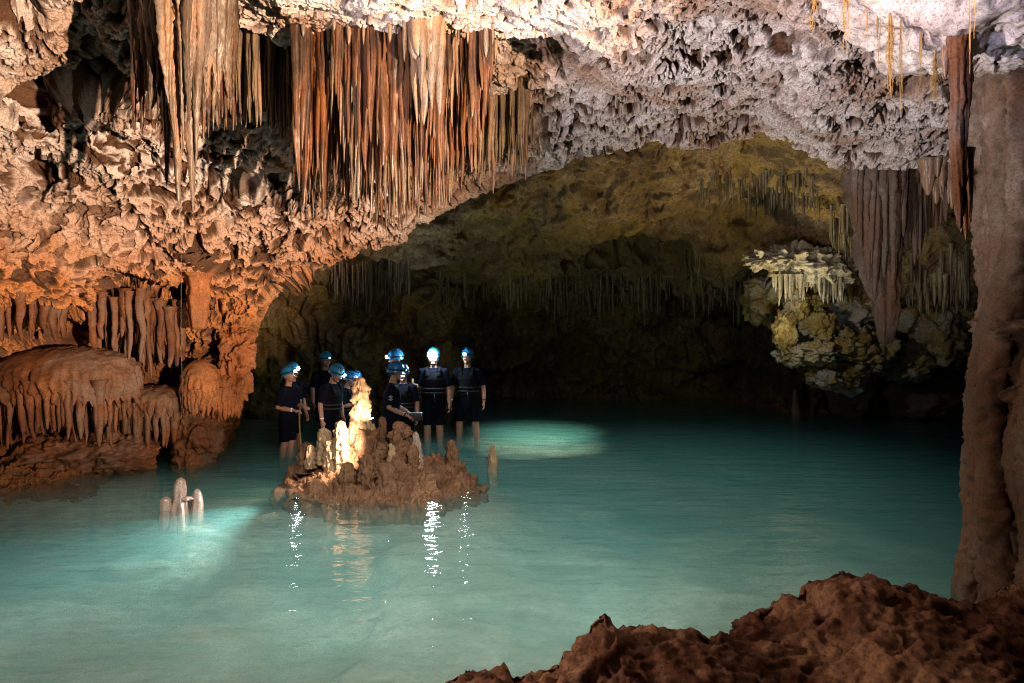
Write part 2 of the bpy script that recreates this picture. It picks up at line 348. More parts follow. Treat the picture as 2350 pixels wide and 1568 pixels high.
m, nt, b = nmat('pool_water'); L = nt.links
nt.nodes.remove(b); outn = nt.nodes['Material Output']
co = node(nt, 'ShaderNodeNewGeometry').outputs['Position']
h1 = noise(nt, co, 2.6, 3, .5, (.55, 1.5, 1)); h2 = noise(nt, co, 9, 2, .5, (.7, 1.3, 1), 4.)
ad = node(nt, 'ShaderNodeMath', operation='MULTIPLY_ADD'); L.new(h2, ad.inputs[0]); ad.inputs[1].default_value = .22; L.new(h1, ad.inputs[2])
bn = node(nt, 'ShaderNodeBump', i_Strength=1.0, i_Distance=.022); L.new(ad.outputs[0], bn.inputs['Height'])
fr = node(nt, 'ShaderNodeFresnel', i_IOR=1.33); L.new(bn.outputs[0], fr.inputs['Normal'])
bf = node(nt, 'ShaderNodeMapRange'); bf.inputs[3].default_value = 1.33; bf.inputs[4].default_value = 1/1.33   # same reflectance from both sides, the rays are not bent
L.new(node(nt, 'ShaderNodeNewGeometry').outputs['Backfacing'], bf.inputs[0]); L.new(bf.outputs[0], fr.inputs['IOR'])
gl = node(nt, 'ShaderNodeBsdfGlossy', i_Roughness=.035); L.new(bn.outputs[0], gl.inputs['Normal'])
tr = node(nt, 'ShaderNodeBsdfTransparent'); mx = node(nt, 'ShaderNodeMixShader')
L.new(fr.outputs[0], mx.inputs[0]); L.new(tr.outputs[0], mx.inputs[1]); L.new(gl.outputs[0], mx.inputs[2]); L.new(mx.outputs[0], outn.inputs['Surface'])
va = node(nt, 'ShaderNodeVolumeAbsorption', i_Density=.62); va.inputs['Color'].default_value = (.05, .80, .74, 1)
vs = node(nt, 'ShaderNodeVolumeScatter', i_Density=.50, i_Anisotropy=.0); vs.inputs['Color'].default_value = (.34, .95, .86, 1)
av = node(nt, 'ShaderNodeAddShader'); L.new(va.outputs[0], av.inputs[0]); L.new(vs.outputs[0], av.inputs[1]); L.new(av.outputs[0], outn.inputs['Volume'])
mb = MB(); a, c = -12, 12; y0, y1 = 1.0, 22; zb = -2.6
mb.add([(a, y0, 0), (c, y0, 0), (c, y1, 0), (a, y1, 0), (a, y0, zb), (c, y0, zb), (c, y1, zb), (a, y1, zb)],
       [[(0, 1, 2, 3), (7, 6, 5, 4), (0, 4, 5, 1), (1, 5, 6, 2), (2, 6, 7, 3), (3, 7, 4, 0)]])
tag(mb.build('water', m, smooth=False), 'still turquoise cave pool', kind='structure')

# ------------------------------------------------------------------ foreground ledge
xs = np.linspace(-3.5, 5.5, int(620*Q)); ys = np.linspace(.4, 5.4, int(420*Q)); XX, YY = np.meshgrid(xs, ys)
kx = [-3.5, -1.0, -.55, -.22, .12, .44, .66, .95, 1.25, 1.65, 2.0, 2.35, 3, 5.5]
ky = [1.6, 2.6, 3.25, 3.60, 3.6, 3.72, 3.48, 3.62, 3.80, 3.98, 3.92, 3.9, 4.4, 4.9]
kz = [.3, .3, .33, .35, .38, .44, .40, .46, .50, .60, .58, .54, .55, .6]
ed = np.interp(XX, kx, ky); zt = np.interp(XX, kx, kz)
P0 = np.stack([XX, YY, 0*XX], -1)
ed = ed+.10*fbm(P0*2.2, 3)-.04
q = ed-YY                                             # >0 inside the ledge
prof = sst(-.22, .10, q)
zt = zt-.22*np.clip(q-.3, 0, 2)*.6+.09*fbm(P0*1.1+9., 2)*sst(.0, .7, q)
for bx, by, br_, bh in ((.62, 3.15, .42, .22), (.40, 3.62, .12, .10), (1.55, 3.55, .5, .12), (-.1, 2.9, .35, .12), (2.2, 3.2, .6, .05)):
    zt = zt+bh*np.exp(-(((XX-bx)**2+(YY-by)**2)/br_**2)**1.5)
Z2 = -.9+(zt+.9)*prof
PL = np.stack([XX, YY, Z2], -1); nL = gnorm(PL); nL *= np.sign(nL[..., 2:].mean())
Xl = PL+np.stack([perlin(PL*3+k*31.) for k in range(3)], -1)*.06
lump = np.abs(perlin(Xl*5.5))*.035+np.abs(perlin(Xl*12.+7))*.030+np.abs(perlin(Xl*27.))*.028+np.abs(perlin(Xl*55.))*.010
d2 = lump-.06-.05*sst(.1, .4, perlin(Xl*4+3.))-.02*sst(.1, .4, perlin(Xl*15+3.))+.006*fbm(PL*50, 2)
PL = PL+nL*d2[..., None]
mb = MB(); mb.add(PL, [gridf(len(ys), len(xs))])
tag(mb.build('ground', M['ledge']), 'dark brown knobbly rock ledge along the near edge of the pool', kind='structure')

# ------------------------------------------------------------------ right-hand column
na, nz = int(560*Q), int(760*Q)
ang = np.linspace(math.radians(75), math.radians(330), na); zz = np.linspace(-.6, 5.4, nz)
AA, ZZ = np.meshgrid(ang, zz)
silv = [(16, 2185), (62, 2196), (96, 2207), (134, 2204), (165, 2190), (187, 2199), (239, 2196), (344, 2222), (450, 2230), (545, 2239), (618, 2228), (690, 2232), (751, 2206), (787, 2231), (868, 2226), (924, 2200), (975, 2212), (1017, 2188), (1092, 2197), (1150, 2201), (1250, 2198), (1312, 2180), (1337, 2182), (1500, 2185)]
cx, cy = 4.25, 4.75
tv = np.array([q[0] for q in silv], float); tu = np.array([q[1] for q in silv], float)
zs = HC-(tv-V0)/F*4.9; xs_ = (tu-U0)/F*4.9
o_ = np.argsort(zs); xl = np.interp(ZZ, zs[o_], xs_[o_]); xl = xl-.35*sst(3.85, 5.2, ZZ)
adj = np.zeros(nz)
for it in range(5):                                   # settle the flutes so that the column keeps this outline
    Rx = cx-(xl+adj[:, None]); Ry = 1.05+.25*(Rx-1.3)
    Pc = np.stack([cx+Rx*np.cos(AA), cy+Ry*np.sin(AA), ZZ], -1)
    nC = np.stack([np.cos(AA), np.sin(AA), 0*AA], -1)
    Xc = Pc+np.stack([perlin(Pc*np.array([1.4, 1.4, .9])+k*31.) for k in range(3)], -1)*np.array([.10, .10, .05])
    ap = np.stack([AA*1.35, 0*AA, Xc[..., 2]], -1)
    fl = (1-np.abs(perlin(Xc*np.array([3.0, 3.0, .20], np.float32)+3.))*2.2)*.12+(1-np.abs(perlin(Xc*np.array([7.5, 7.5, .35], np.float32)+3.))*2)*.13+(1-np.abs(perlin(Xc*np.array([15, 15, .7], np.float32)+8.))*2)*.075+(1-np.abs(perlin(Xc*np.array([30, 30, 2.5], np.float32)+8.))*2)*.018
    bulge = .09*perlin(Xc*np.array([1.8, 1.8, 1.5])+6.)+np.abs(perlin(Xc*np.array([8, 8, 1.5], np.float32)+3.))*.03
    d2 = fl+bulge+.020*fbm(Xc*np.array([13, 13, 4.]), 3)+.007*fbm(Xc*40, 2)
    Pd = Pc+nC*d2[..., None]
    um = (U0+F*Pd[..., 0]/np.maximum(Pd[..., 1], .5)).min(1); vm = V0-(zz-HC)*F/4.9
    want = np.interp(vm, tv, tu); adj = gsm(adj+np.clip((want-um)/F*4.9, -.6, .6)*(vm > -150), 22*Q, 0)
Pc0 = Pc+nC*(-.03); Pc = Pd+nC*(-.06)
mb = MB(); mb.add(Pc, [gridf(nz, na)])
colo = empty('rock_column', (cx, cy, .4), 'broad grey brown flowstone column standing on the ledge at the right edge', 'rock column')
mb.build('shaft', M['column'], colo, loc=(cx, cy, .4))
for k in range(26):                                   # strands of flowstone running down the shaft
    a_k = math.radians(128+k*6.6+random.uniform(-2, 2)); j_ = int(np.argmin(abs(ang-a_k))); ctr = gsm(Pd[:, j_], 26*Q, 0)-nC[:, j_]*.035; rr_ = random.uniform(.045, .105); ns_ = 22
    z0_ = random.choice([-.6, -.6, random.uniform(.6, 2.6)]); z1_ = 5.3; zi = np.where((zz >= z0_) & (zz <= z1_))[0][::2]; cc = ctr[zi]; L_ = (zz[zi]-z0_)
    th_ = np.arange(ns_)*2*np.pi/ns_
    base_ = cc[:, None]+np.stack([np.cos(th_), np.sin(th_), 0*th_], -1)[None]*.1
    rad_ = rr_*np.clip(L_*2.2, .05, 1)[:, None]**.5*(1+.45*perlin(cc*np.array([1, 1, 1.7])+k*7.)[:, None]+.22*perlin(cc*np.array([1, 1, 5.])+k*7.)[:, None]+.25*perlin(base_*np.array([9, 9, 2.])+k)+.55*np.abs(perlin(base_*np.array([11, 11, 9.])+k))+.32*np.abs(perlin(base_*np.array([28, 28, 26.])+k)))
    wob_ = np.stack([perlin(cc*np.array([0, 0, .9])+k*3.), perlin(cc*np.array([0, 0, .9])+k*5.+50), 0*cc[:, 0]], -1)*.05
    V_ = (cc+wob_)[:, None]+np.stack([np.cos(th_)*rad_, np.sin(th_)*rad_, 0*rad_], -1)
    MB().add(V_, [gridf(len(zi), ns_, True)]).build('strand', M['column'], colo, loc=(cx, cy, .4))
for q_ in colo.children: q_.location = (0, 0, 0)
# bulging shoulder of roof rock beside the column top
def blob(c, r, amp=.2, fr=2., nu=120, nv=80, pits=.5, squash=None, seed=0., fine=1.):
    th = np.linspace(0.02, np.pi-.02, nv); ph = np.arange(nu)*2*np.pi/nu
    D = np.stack([np.outer(np.sin(th), np.cos(ph)), np.outer(np.sin(th), np.sin(ph)), np.outer(np.cos(th), np.ones(nu))], -1)
    P = D*np.asarray(r); r0 = min(r)
    P = P*(1+amp*fbm(D*fr*.8+seed, 3))[..., None]
    P = P+np.asarray(c)
    n = D
    X = P+np.stack([perlin(P*3+k*31.) for k in range(3)], -1)*.07
    d = -pits*(.07*sst(.1, .4, perlin(X*4.5+seed))+.045*sst(.1, .4, perlin(X*10.)))+fine*(.02*np.abs(perlin(X*18.))+.012*fbm(X*26, 2))
    P = P+n*d[..., None]
    return P.reshape(-1, 3), [gridf(nv, nu, True, True)]
mb = MB()
mb.add(*blob((2.95, 4.55, 4.05), (.95, .75, .52), .16, 2.4, 260, 160, .6, seed=2.))
sh = mb.build('roof_boss', M['ceiling'], loc=(2.9, 4.5, 4.2)); tag(sh, 'white lit boss of roof rock bulging beside the column top, roots hanging from it', 'rock boss')
print('ground', round(time.time()-T0, 1))
# ------------------------------------------------------------------ dripstone
def stalgeo(x, y, zt, zb, r, p=1.0, flute=.30, knob=.16, ns=12, rt=.006, flare=.5, bend=.022, kf=9., flat_=1., rz=0., nrm=None, pop=0.):
    L = abs(zt-zb); nr = int(np.clip(L/.022, 14, 90)) if nrm is None else nrm
    t = np.linspace(0, 1, nr)[:, None]; a = (np.arange(ns)*2*np.pi/ns)[None]
    s = random.random()*100
    R = r*((1-t)**p)*(1+flare*np.exp(-t*14))*(1+.22*perlin(np.stack([t*L*3.1+s, 0*t, 0*t+.4], -1))*(t > .05))+rt*(1-t**8)+1e-4
    C = np.stack([np.cos(a)+0*t, np.sin(a)+0*t, 0*a+t*L], -1)
    k = 1+flute*perlin(C*np.array([1.9, 1.9, .5])+s)*1.6+knob*perlin(C*np.array([2.2, 2.2, kf])+s+9)*1.6+.5*knob*perlin(C*np.array([3, 3, kf*2.7])+s+29)*1.6
    R = R*k
    if pop:
        K = np.stack([np.cos(a)*R+s, np.sin(a)*R, 0*a+t*L], -1); R = R+pop*(perlin(K*11.)*.8+np.abs(perlin(K*24.))*1.5+np.abs(perlin(K*52.))*.8-.5)
    bx = bend*L*perlin(np.stack([t[:, 0]*2+s, 0*t[:, 0]+.3, 0*t[:, 0]], -1))[:, None]; by = bend*L*perlin(np.stack([t[:, 0]*2+s, 0*t[:, 0]+7.3, 0*t[:, 0]], -1))[:, None]
    ca, sa = math.cos(rz), math.sin(rz)
    px, py = R*np.cos(a), R*np.sin(a)*flat_
    V = np.stack([x+px*ca-py*sa+bx, y+px*sa+py*ca+by, zt+(zb-zt)*t+0*a], -1)
    return V.reshape(-1, 3), [gridf(nr, ns, True, zb > zt)]
def stal_obj(name, mat, parent=None, loc=None, **k):
    mb = MB(); mb.add(*stalgeo(**k))
    l = (k['x'], k['y'], k['zt'] if loc is None else k['zb']) if parent is None else None
    return mb.build(name, mat, parent, loc=l)
NS = 0
def hang(u, vt, d, r, mat, label, group=None, cat='stalactite', zt=None, name='stalactite', lift=.10, nb=3, **k):
    global NS
    p = W(u, vt, d)
    z = roof(VA, p[0], p[1], .10) if zt is None else zt
    if z is None or z > 5.6: z = 4.9
    if z-p[2] < .08: return None
    mb = MB(); mb.add(*stalgeo(x=p[0], y=p[1], zt=z+lift, zb=p[2], r=r, **k)); NS += 1
    for q in range(nb):                                 # smaller drips fused along its flank
        an = U(2.6, 6.8); rr = r*U(.35, .7); k2 = dict(k); k2['flare'] = .4; k2['p'] = U(.35, .8); k2['ns'] = 10
        mb.add(*stalgeo(x=p[0]+math.cos(an)*r*U(.6, 1.5), y=p[1]+math.sin(an)*r*U(.5, 1.2), zt=z+lift, zb=p[2]+(z-p[2])*U(.08, .62), r=rr, **k2))
    o = mb.build(name, mat, None, loc=(p[0], p[1], z+lift))
    return tag(o, label, cat, group)
U = random.uniform
# --- great fused drapery on the left (one body with separate spikes)
cu0 = W(415, 60, 6.0)
dr = empty('stalactite_drapery', (cu0[0], cu0[1], 4.6), 'huge drapery of fused grey stalactites at upper left, ending in three long spikes', 'drapery')
def cone_px(u, vt, d, rpx, **k):
    p = W(u, vt, d); return dict(x=p[0], y=p[1], zb=p[2], r=rpx/F*d, **k)
mb = MB()
for u, vt, d, rp, pw in ((405, 330, 6.15, 46, .8), (440, 300, 6.1, 44, .85), (375, 300, 6.3, 40, .8), (350, 250, 6.35, 34, .75), (330, 210, 6.4, 26, .7), (470, 235, 6.2, 34, .75),
                     (500, 215, 6.3, 28, .7), (520, 225, 6.35, 20, .7), (320, 180, 6.45, 24, .6), (425, 280, 5.98, 36, .8), (390, 250, 6.0, 30, .8)):
    mb.add(*stalgeo(zt=5.1, p=pw, flute=.42, knob=.12, ns=40, flare=.2, kf=5, pop=.012, **cone_px(u, vt, d, rp)))
ob = mb.build('drapery_body', M['st_pale'], dr, loc=tuple(dr.location)); ob.location = (0, 0, 0)
for u, vt, d, rp, mt in ((412, 492, 6.05, 24, 'st_pale'), (443, 490, 6.1, 25, 'st_pale'), (378, 434, 6.2, 20, 'st_brown'), (384, 388, 6.15, 13, 'st_brown'), (320, 323, 6.35, 13, 'st_brown'), (308, 308, 6.4, 11, 'st_brown'),
                     (343, 278, 6.15, 15, 'st_grey'), (362, 268, 6.1, 13, 'st_brown'), (330, 318, 6.5, 8, 'st_dark'), (398, 395, 6.0, 14, 'st_pale'), (455, 380, 6.05, 15, 'st_pale'), (468, 330, 6.2, 14, 'st_brown'),
                     (481, 318, 6.3, 13, 'st_brown'), (492, 300, 6.3, 12, 'st_grey'), (505, 290, 6.35, 11, 'st_brown'), (516, 275, 6.4, 10, 'st_brown'), (528, 262, 6.4, 9, 'st_grey'), (536, 250, 6.45, 9, 'st_brown'), (432, 292, 5.9, 12, 'st_grey'), (420, 350, 5.95, 13, 'st_pale')):
    mb = MB(); mb.add(*stalgeo(zt=4.9, p=U(.75, 1.0), flute=.32, knob=.16, ns=18, flare=0, pop=.006, **cone_px(u, vt, d, rp)))
    ob = mb.build('stalactite', M[mt], dr, loc=tuple(dr.location)); ob.location = (0, 0, 0)
# --- row of thin stalactites between the two great clusters
for k in range(58):
    u = 482+k*3.6+U(-2, 2); v = np.interp(u, [480, 520, 560, 600, 640, 690], [300, 290, 300, 285, 320, 345])+U(-55, 12); d = U(7.3, 8.0)
    hang(u, v, d, U(.015, .030), M[random.choice(['st_grey', 'st_grey', 'st_brown', 'st_pale'])], 'thin knobbly grey brown stalactite in the row between left drapery and central cluster', 'thin stalactites of the middle row', p=U(.35, .6), knob=.16)
# --- central cluster
ct_u = [674, 706, 740, 765, 800, 850, 886, 911, 931, 952, 963, 985, 1013, 1044, 1070, 1100, 1125]
ct_v = [452, 497, 511, 455, 486, 520, 545, 552, 525, 511, 525, 514, 500, 465, 430, 420, 390]
big_ = [(905, 418, 6.75, .085, 'brown broad tapering stalactite drapery left of the pale central wedge', 'st_brown'),
        (838, 395, 6.8, .075, 'second broad brown stalactite, its tip just left of the longest central spike', 'st_brown'),
        (935, 392, 6.7, .06, 'rusty stalactite with a split pleated head directly beside the pale wedge', 'st_brown'),
        (975, 290, 6.45, .135, 'palest and widest wedge shaped stalactite, in front at the centre of the cluster', 'st_pale'),
        (853, 330, 6.65, .05, 'medium brown stalactite with a sharp point in front of the dark middle rows', 'st_brown'),
        (957, 290, 6.5, .07, 'narrow pale spike fused to the left flank of the widest pale wedge', 'st_pale'),
        (1012, 395, 6.75, .065, 'long rusty stalactite right of the pale wedge', 'st_brown'),
        (1090, 330, 6.8, .06, 'short stout brown stalactite near the right end of the cluster', 'st_brown'),
        (1112, 280, 6.7, .045, 'shortest stout stalactite at the right rim of the cluster', 'st_brown'),
        (684, 440, 6.9, .06, 'brown stalactite at the left rim of the central cluster', 'st_brown'),
        (700, 488, 7.0, .055, 'long dark stalactite second from the left rim of the cluster', 'st_dark'),
        (740, 510, 7.0, .06, 'longest dark rust stalactite in the left third of the cluster', 'st_dark')]
for u, v, d, r, lb, mt in big_:
    hang(u, v, d, r, M[mt], lb, None, p=.95 if r > .1 else .8, flute=.38, knob=.10, ns=26, flare=.3, zt=U(4.6, 4.85), nb=5)
for k in range(34):
    u = 690+k*12.4+U(-5, 5); vt = np.interp(u, ct_u, ct_v); v = vt-U(80, 260)
    hang(u, v, U(6.75, 7.15), U(.016, .04), M[random.choice(['st_brown', 'st_brown', 'st_pale', 'st_grey'])], 'brown tapering stalactite in the front rows of the central cluster', 'front stalactites of the central cluster', p=U(.55, .95), zt=U(4.55, 4.85), flare=.8)
for k in range(84):
    u = 680+k*5.25+U(-4, 4); vt = np.interp(u, ct_u, ct_v); v = vt-abs(U(0, 110))
    hang(u, v, U(7.15, 7.6), U(.013, .027), M[random.choice(['st_brown', 'st_dark', 'st_dark', 'st_grey', 'st_pale'])], 'long thin dark stalactite deep inside the central cluster', 'long thin stalactites of the central cluster', p=U(.35, .6), knob=.17, zt=U(4.8, 5.0))
for k in range(40):
    u = 700+k*10.2+U(-5, 5); vt = np.interp(u, ct_u, ct_v); v = vt-abs(U(-6, 60))
    hang(u, v, U(7.6, 8.1), U(.014, .026), M[random.choice(['st_dark', 'st_grey', 'st_brown'])], 'long thin dark stalactite deep inside the central cluster', 'long thin stalactites of the central cluster', p=U(.3, .5), knob=.18, zt=U(4.7, 4.9))
# --- dark row right of the cluster
for k in range(34):
    u = 1098+k*3.7+U(-2, 2); v = np.interp(u, [1098, 1130, 1175, 1204, 1230], [440, 440, 400, 405, 330])-U(-5, 75); d = U(8.6, 9.3)
    hang(u, v, d, U(.013, .024), M['st_grey'], 'thin dark grey stalactite in the fringe just right of the central cluster', 'dark fringe right of the central cluster', p=U(.35, .6), knob=.2)
for u, v in ((1132, 446), (1176, 408), (1205, 415)):
    hang(u, v, 8.8, .04, M['st_pale'], {1132: 'leftmost of three longer grey spikes below the dark fringe', 1176: 'middle of three longer grey spikes below the dark fringe', 1205: 'rightmost of three longer grey spikes below the dark fringe'}[u], None, p=.6, knob=.16)
# --- soda straws on the near vault and in the far chamber: past counting
def straws(name, n, label, mat, fn):
    mb = MB()
    for k in range(n):
        r_ = fn()
        if r_: mb.add(*stalgeo(ns=5, knob=.12, flute=.1, bend=.0, flare=.6, nrm=7, **r_))
    tag(mb.build(name, mat), label, kind='stuff')
def far_straw(ulo, uhi, vlo, vhi, lmin, lmax, r=.016, bias=0):
    us_ = usB
    def f():
        for _ in range(8):
            u = U(ulo, uhi); j = int(np.argmin(abs(us_-u)))
            colv = PB2[:, j]; vv = V0-(colv[:, 2]-HC)/colv[:, 1]*F
            i = np.where((vv > vlo) & (vv < vhi))[0]
            if not len(i): continue
            p = colv[random.choice(list(i))]
            l = U(lmin, lmax)*(1+bias*math.sin(u*.06))
            return dict(x=p[0]+U(-.02, .02), y=p[1]-.03, zt=p[2]+.08, zb=p[2]-l, r=r*U(.6, 1.5), p=U(.3, .6))
    return f
def near_straw(ulo, uhi, vlo, vhi, lmin, lmax, r=.01):
    def f():
        u = U(ulo, uhi); j = int(np.argmin(abs(usA-u))); colv = PA2[:, j]; vv = V0-(colv[:, 2]-HC)/colv[:, 1]*F
        i = np.where((vv > vlo) & (vv < vhi) & (colv[:, 2] > 3))[0]
        if not len(i): return None
        p = colv[i[np.argmax(vv[i])]] if random.random() < .7 else colv[random.choice(list(i))]; return dict(x=p[0], y=p[1]-.01, zt=p[2]+.06, zb=p[2]-U(lmin, lmax)*U(.4, 1), r=r*U(.6, 1.9), p=U(.3, .7))
    return f
straws('soda_straws', 210, 'short pale straws along the white lip above the central cluster', M['st_pale'], near_straw(672, 1140, 40, 105, .08, .42, .013))
straws('soda_straws', 420, 'fringe of thin stalactites along the foot of the low far roof', M['st_far'], far_straw(1020, 1820, 628, 690, .15, .55, .022, .35))
straws('soda_straws', 150, 'fine brown stalactites hanging in the passage behind the group of people', M['st_grey'], far_straw(760, 940, 600, 660, .25, .6, .022))
straws('soda_straws', 160, 'pale yellow stalactite fringe below the brightly lit far rock', M['lit_far'], far_straw(1760, 1950, 625, 668, .12, .34, .024))
straws('soda_straws', 160, 'grey green soda straws on the roof above the bright far rock', M['st_far'], far_straw(1600, 1880, 385, 470, .12, .42, .014))
straws('soda_straws', 90, 'short brown stalactites on the roof left of the big hanging cone', M['st_far'], far_straw(1900, 1960, 480, 580, .25, .6, .02))
straws('soda_straws', 24, 'tiny cluster of pale straws hanging alone from the middle of the far roof', M['lit_far'], far_straw(1570, 1605, 575, 610, .2, .42, .022))
straws('soda_straws', 120, 'dim stalactites between the big cone and the near column', M['st_far'], far_straw(2080, 2220, 560, 680, .2, .55, .026))
# --- big hanging cone on the right with its pleated curtain
t = W(2020, 380, 9.6)
cone = empty('stalactite_cone', (t[0], t[1], t[2]), 'largest lone cone shaped stalactite, fluted and grey brown, hanging at right beyond the column', 'stalactite')
def addc(parts, name, mat, par):
    mb = MB()
    for k in parts: mb.add(*k)
    ob = mb.build(name, mat, par, loc=tuple(par.location)); ob.location = (0, 0, 0); return ob
addc([stalgeo(x=t[0]+.06, y=t[1], zt=t[2]+.45, zb=W(2030, 792, 9.6)[2], r=.20, p=.22, flute=.34, knob=.07, ns=70, flare=.6, bend=.0, rt=.03, pop=.012), stalgeo(x=t[0]-.0, y=t[1]+.05, zt=t[2]+.45, zb=W(2030, 700, 9.6)[2], r=.40, p=.55, flute=.40, knob=.05, ns=90, flare=.15, bend=.0, rt=.03, pop=.014)], 'cone', M['column'], cone)
for u, vt, rp in ((1990, 655, 12), (2048, 660, 13), (2062, 580, 14), (1974, 575, 13), (2010, 690, 13), (1965, 520, 12), (2030, 640, 12), (2072, 545, 13), (2000, 610, 14), (2022, 600, 14)):
    addc([stalgeo(zt=t[2]+.3, p=.42, flute=.35, knob=.09, ns=18, flare=.1, pop=.008, **cone_px(u, vt, 9.28, rp))], 'rib', M['column'], cone)
for u, v, d, r, lb in ((2082, 580, 9.5, .075, 'stalactite touching the right flank of the big cone'), (2098, 610, 9.5, .06, 'thin long stalactite second to the right of the big cone'), (2113, 575, 9.6, .065, 'stalactite third to the right of the big cone'),
                   (2128, 540, 9.6, .07, 'rusty stout stalactite fourth to the right of the big cone'), (2147, 530, 9.7, .07, 'orange tipped stalactite fifth to the right of the big cone'), (2170, 510, 9.5, .06, 'short stalactite in the dark gap right of the big cone')):
    hang(u, v, d, r, M['column'], lb, None, p=.5, flute=.2, knob=.06, ns=14, zt=W(u, 400, d)[2])
for u, v, rr in ((2148, 470, .05), (2196, 500, .055), (2206, 535, .05), (2185, 480, .06), (2160, 455, .07), (2130, 450, .08)):
    hang(u, v, 8.6, rr, M['st_pale'], 'pale drapery stalactite in the small curtain tucked behind the column', 'small curtain behind the column', p=.5, ns=14, zt=W(u, 385, 8.6)[2])
hang(2199, 527, 4.3, .036, M['dark_orange'], 'orange brown stalactite hanging close against the left side of the column', None, p=.28, flute=.45, knob=.2, ns=30, pop=.008, zt=W(2197, 120, 4.3)[2], flare=.2)
hang(2212, 555, 4.4, .03, M['st_dark'], 'thin dark stalactite beside the orange one on the column', None, p=.5, zt=W(2212, 380, 4.4)[2])
hang(2188, 190, 4.35, .05, M['st_pale'], 'small hooked pale stalactite under the roof boss beside the column', None, p=.6, knob=.2, zt=W(2188, 105, 4.35)[2])
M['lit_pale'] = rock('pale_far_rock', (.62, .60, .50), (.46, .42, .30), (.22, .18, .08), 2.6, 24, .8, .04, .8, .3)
# --- far lit rock and boulders
p = W(1872, 785, 13.4)
rk = empty('hanging_rock', (p[0], p[1], p[2]), 'knobbly yellow lit rock jutting from the far right wall', 'rock')
_b = lambda u, v, d, r, s: blob(tuple(W(u, v, d)), r, .32, 2.2, 100, 70, .9, seed=s)
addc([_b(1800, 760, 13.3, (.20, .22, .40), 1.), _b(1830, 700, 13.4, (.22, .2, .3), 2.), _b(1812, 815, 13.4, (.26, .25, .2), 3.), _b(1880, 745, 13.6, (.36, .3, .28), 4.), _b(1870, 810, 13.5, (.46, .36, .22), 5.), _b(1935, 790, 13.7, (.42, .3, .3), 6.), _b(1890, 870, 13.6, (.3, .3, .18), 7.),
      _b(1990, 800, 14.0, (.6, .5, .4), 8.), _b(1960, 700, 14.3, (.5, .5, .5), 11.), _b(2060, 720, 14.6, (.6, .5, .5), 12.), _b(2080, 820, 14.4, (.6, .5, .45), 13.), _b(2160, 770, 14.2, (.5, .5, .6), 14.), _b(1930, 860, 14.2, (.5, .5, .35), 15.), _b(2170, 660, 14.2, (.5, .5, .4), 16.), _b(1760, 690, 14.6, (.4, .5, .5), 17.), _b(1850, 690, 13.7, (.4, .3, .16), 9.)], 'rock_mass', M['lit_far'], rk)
sh_ = [blob(tuple(W(u, v, d)), r, .35, 2.6, 110, 70, 1.4, seed=u) for u, v, d, r in ((1765, 596, 13.4, (.40, .4, .20)), (1815, 598, 13.3, (.45, .5, .30)), (1875, 610, 13.2, (.42, .5, .34)), (1920, 630, 13.3, (.3, .4, .26)))]
sh_ += [stalgeo(x=W(u, 640, 13.1)[0], y=13.0+U(-.1, .2), zt=W(u, 630, 13)[2], zb=W(u, U(655, 705), 13)[2], r=U(.018, .035), p=.45, ns=8, nrm=14) for u in np.linspace(1775, 1932, 44)]
e_ = empty('rock_shelf', tuple(W(1850, 632, 13.2)), 'brightly lit whitish rock shelf fringed with drips above the yellow rock', 'rock')
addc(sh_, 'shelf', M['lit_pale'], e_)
for u, v, d, r, lb in ((1975, 905, 16.0, (.75, .6, .62), 'rounded brown boulder at the far waterline under the big cone'), (2125, 915, 15.4, (.85, .6, .5), 'larger smooth boulder at the far waterline nearest the column')):
    p = W(u, v, d); mb = MB(); mb.add(*blob(p, r, .18, 1.6, 120, 80, .5, seed=u)); tag(mb.build('boulder', M['column'], loc=tuple(p)), lb, 'boulder')
p = W(1818, 940, 16.6); tag(stal_obj('stalagmite', M['pale_stal'], x=p[0], y=p[1]-.2, zt=-.2, zb=.52, r=.085, p=.3, knob=.2, loc=1), 'slim pale stalagmite standing in the far water below the yellow lit rock', 'stalagmite')
print('hang', NS, round(time.time()-T0, 1))

# ------------------------------------------------------------------ flowstones of the left wall
def bell(c, rx, ry, h, drips, dl, seed, power=2.2, nu=160, nv=90, lump=.10):
    """dome of flowstone whose skirt breaks into drips; c = middle of the crown's base"""
    t = np.linspace(0.02, 1, nv)[:, None]; ph = (np.arange(nu)*2*np.pi/nu)[None]
    R = np.sin(np.minimum(t*1.25, 1)*np.pi/2)**(2/power)*(1-.10*sst(.8, 1, t))
    z = np.cos(np.minimum(t*1.0, 1)*np.pi/2)
    D = np.stack([R*np.cos(ph)*rx, R*np.sin(ph)*ry, z*h+0*ph], -1)+np.asarray(c)
    rib = (1-np.abs(np.sin(ph*drips/2+2*perlin(np.stack([np.cos(ph)*2, np.sin(ph)*2, 0*ph+seed], -1)))))*.09*sst(.35, .9, t)
    k = 1+lump*fbm(D*2.6+seed, 3)-rib+.03*np.abs(perlin(D*14))
    D[..., :2] = np.asarray(c)[:2]+(D[..., :2]-np.asarray(c)[:2])*k[..., None]
    D[..., 2] -= (dl*sst(.75, 1, t)*np.abs(np.sin(ph*drips/2+2*perlin(np.stack([np.cos(ph)*2, np.sin(ph)*2, 0*ph+seed], -1))))*(.6+.8*np.abs(perlin(np.stack([np.cos(ph)*5, np.sin(ph)*5, 0*ph+seed+4], -1)))))
    D = D+.02*fbm(D*9+seed, 3)[..., None]
    return D.reshape(-1, 3), [gridf(nv, nu, True, True)]
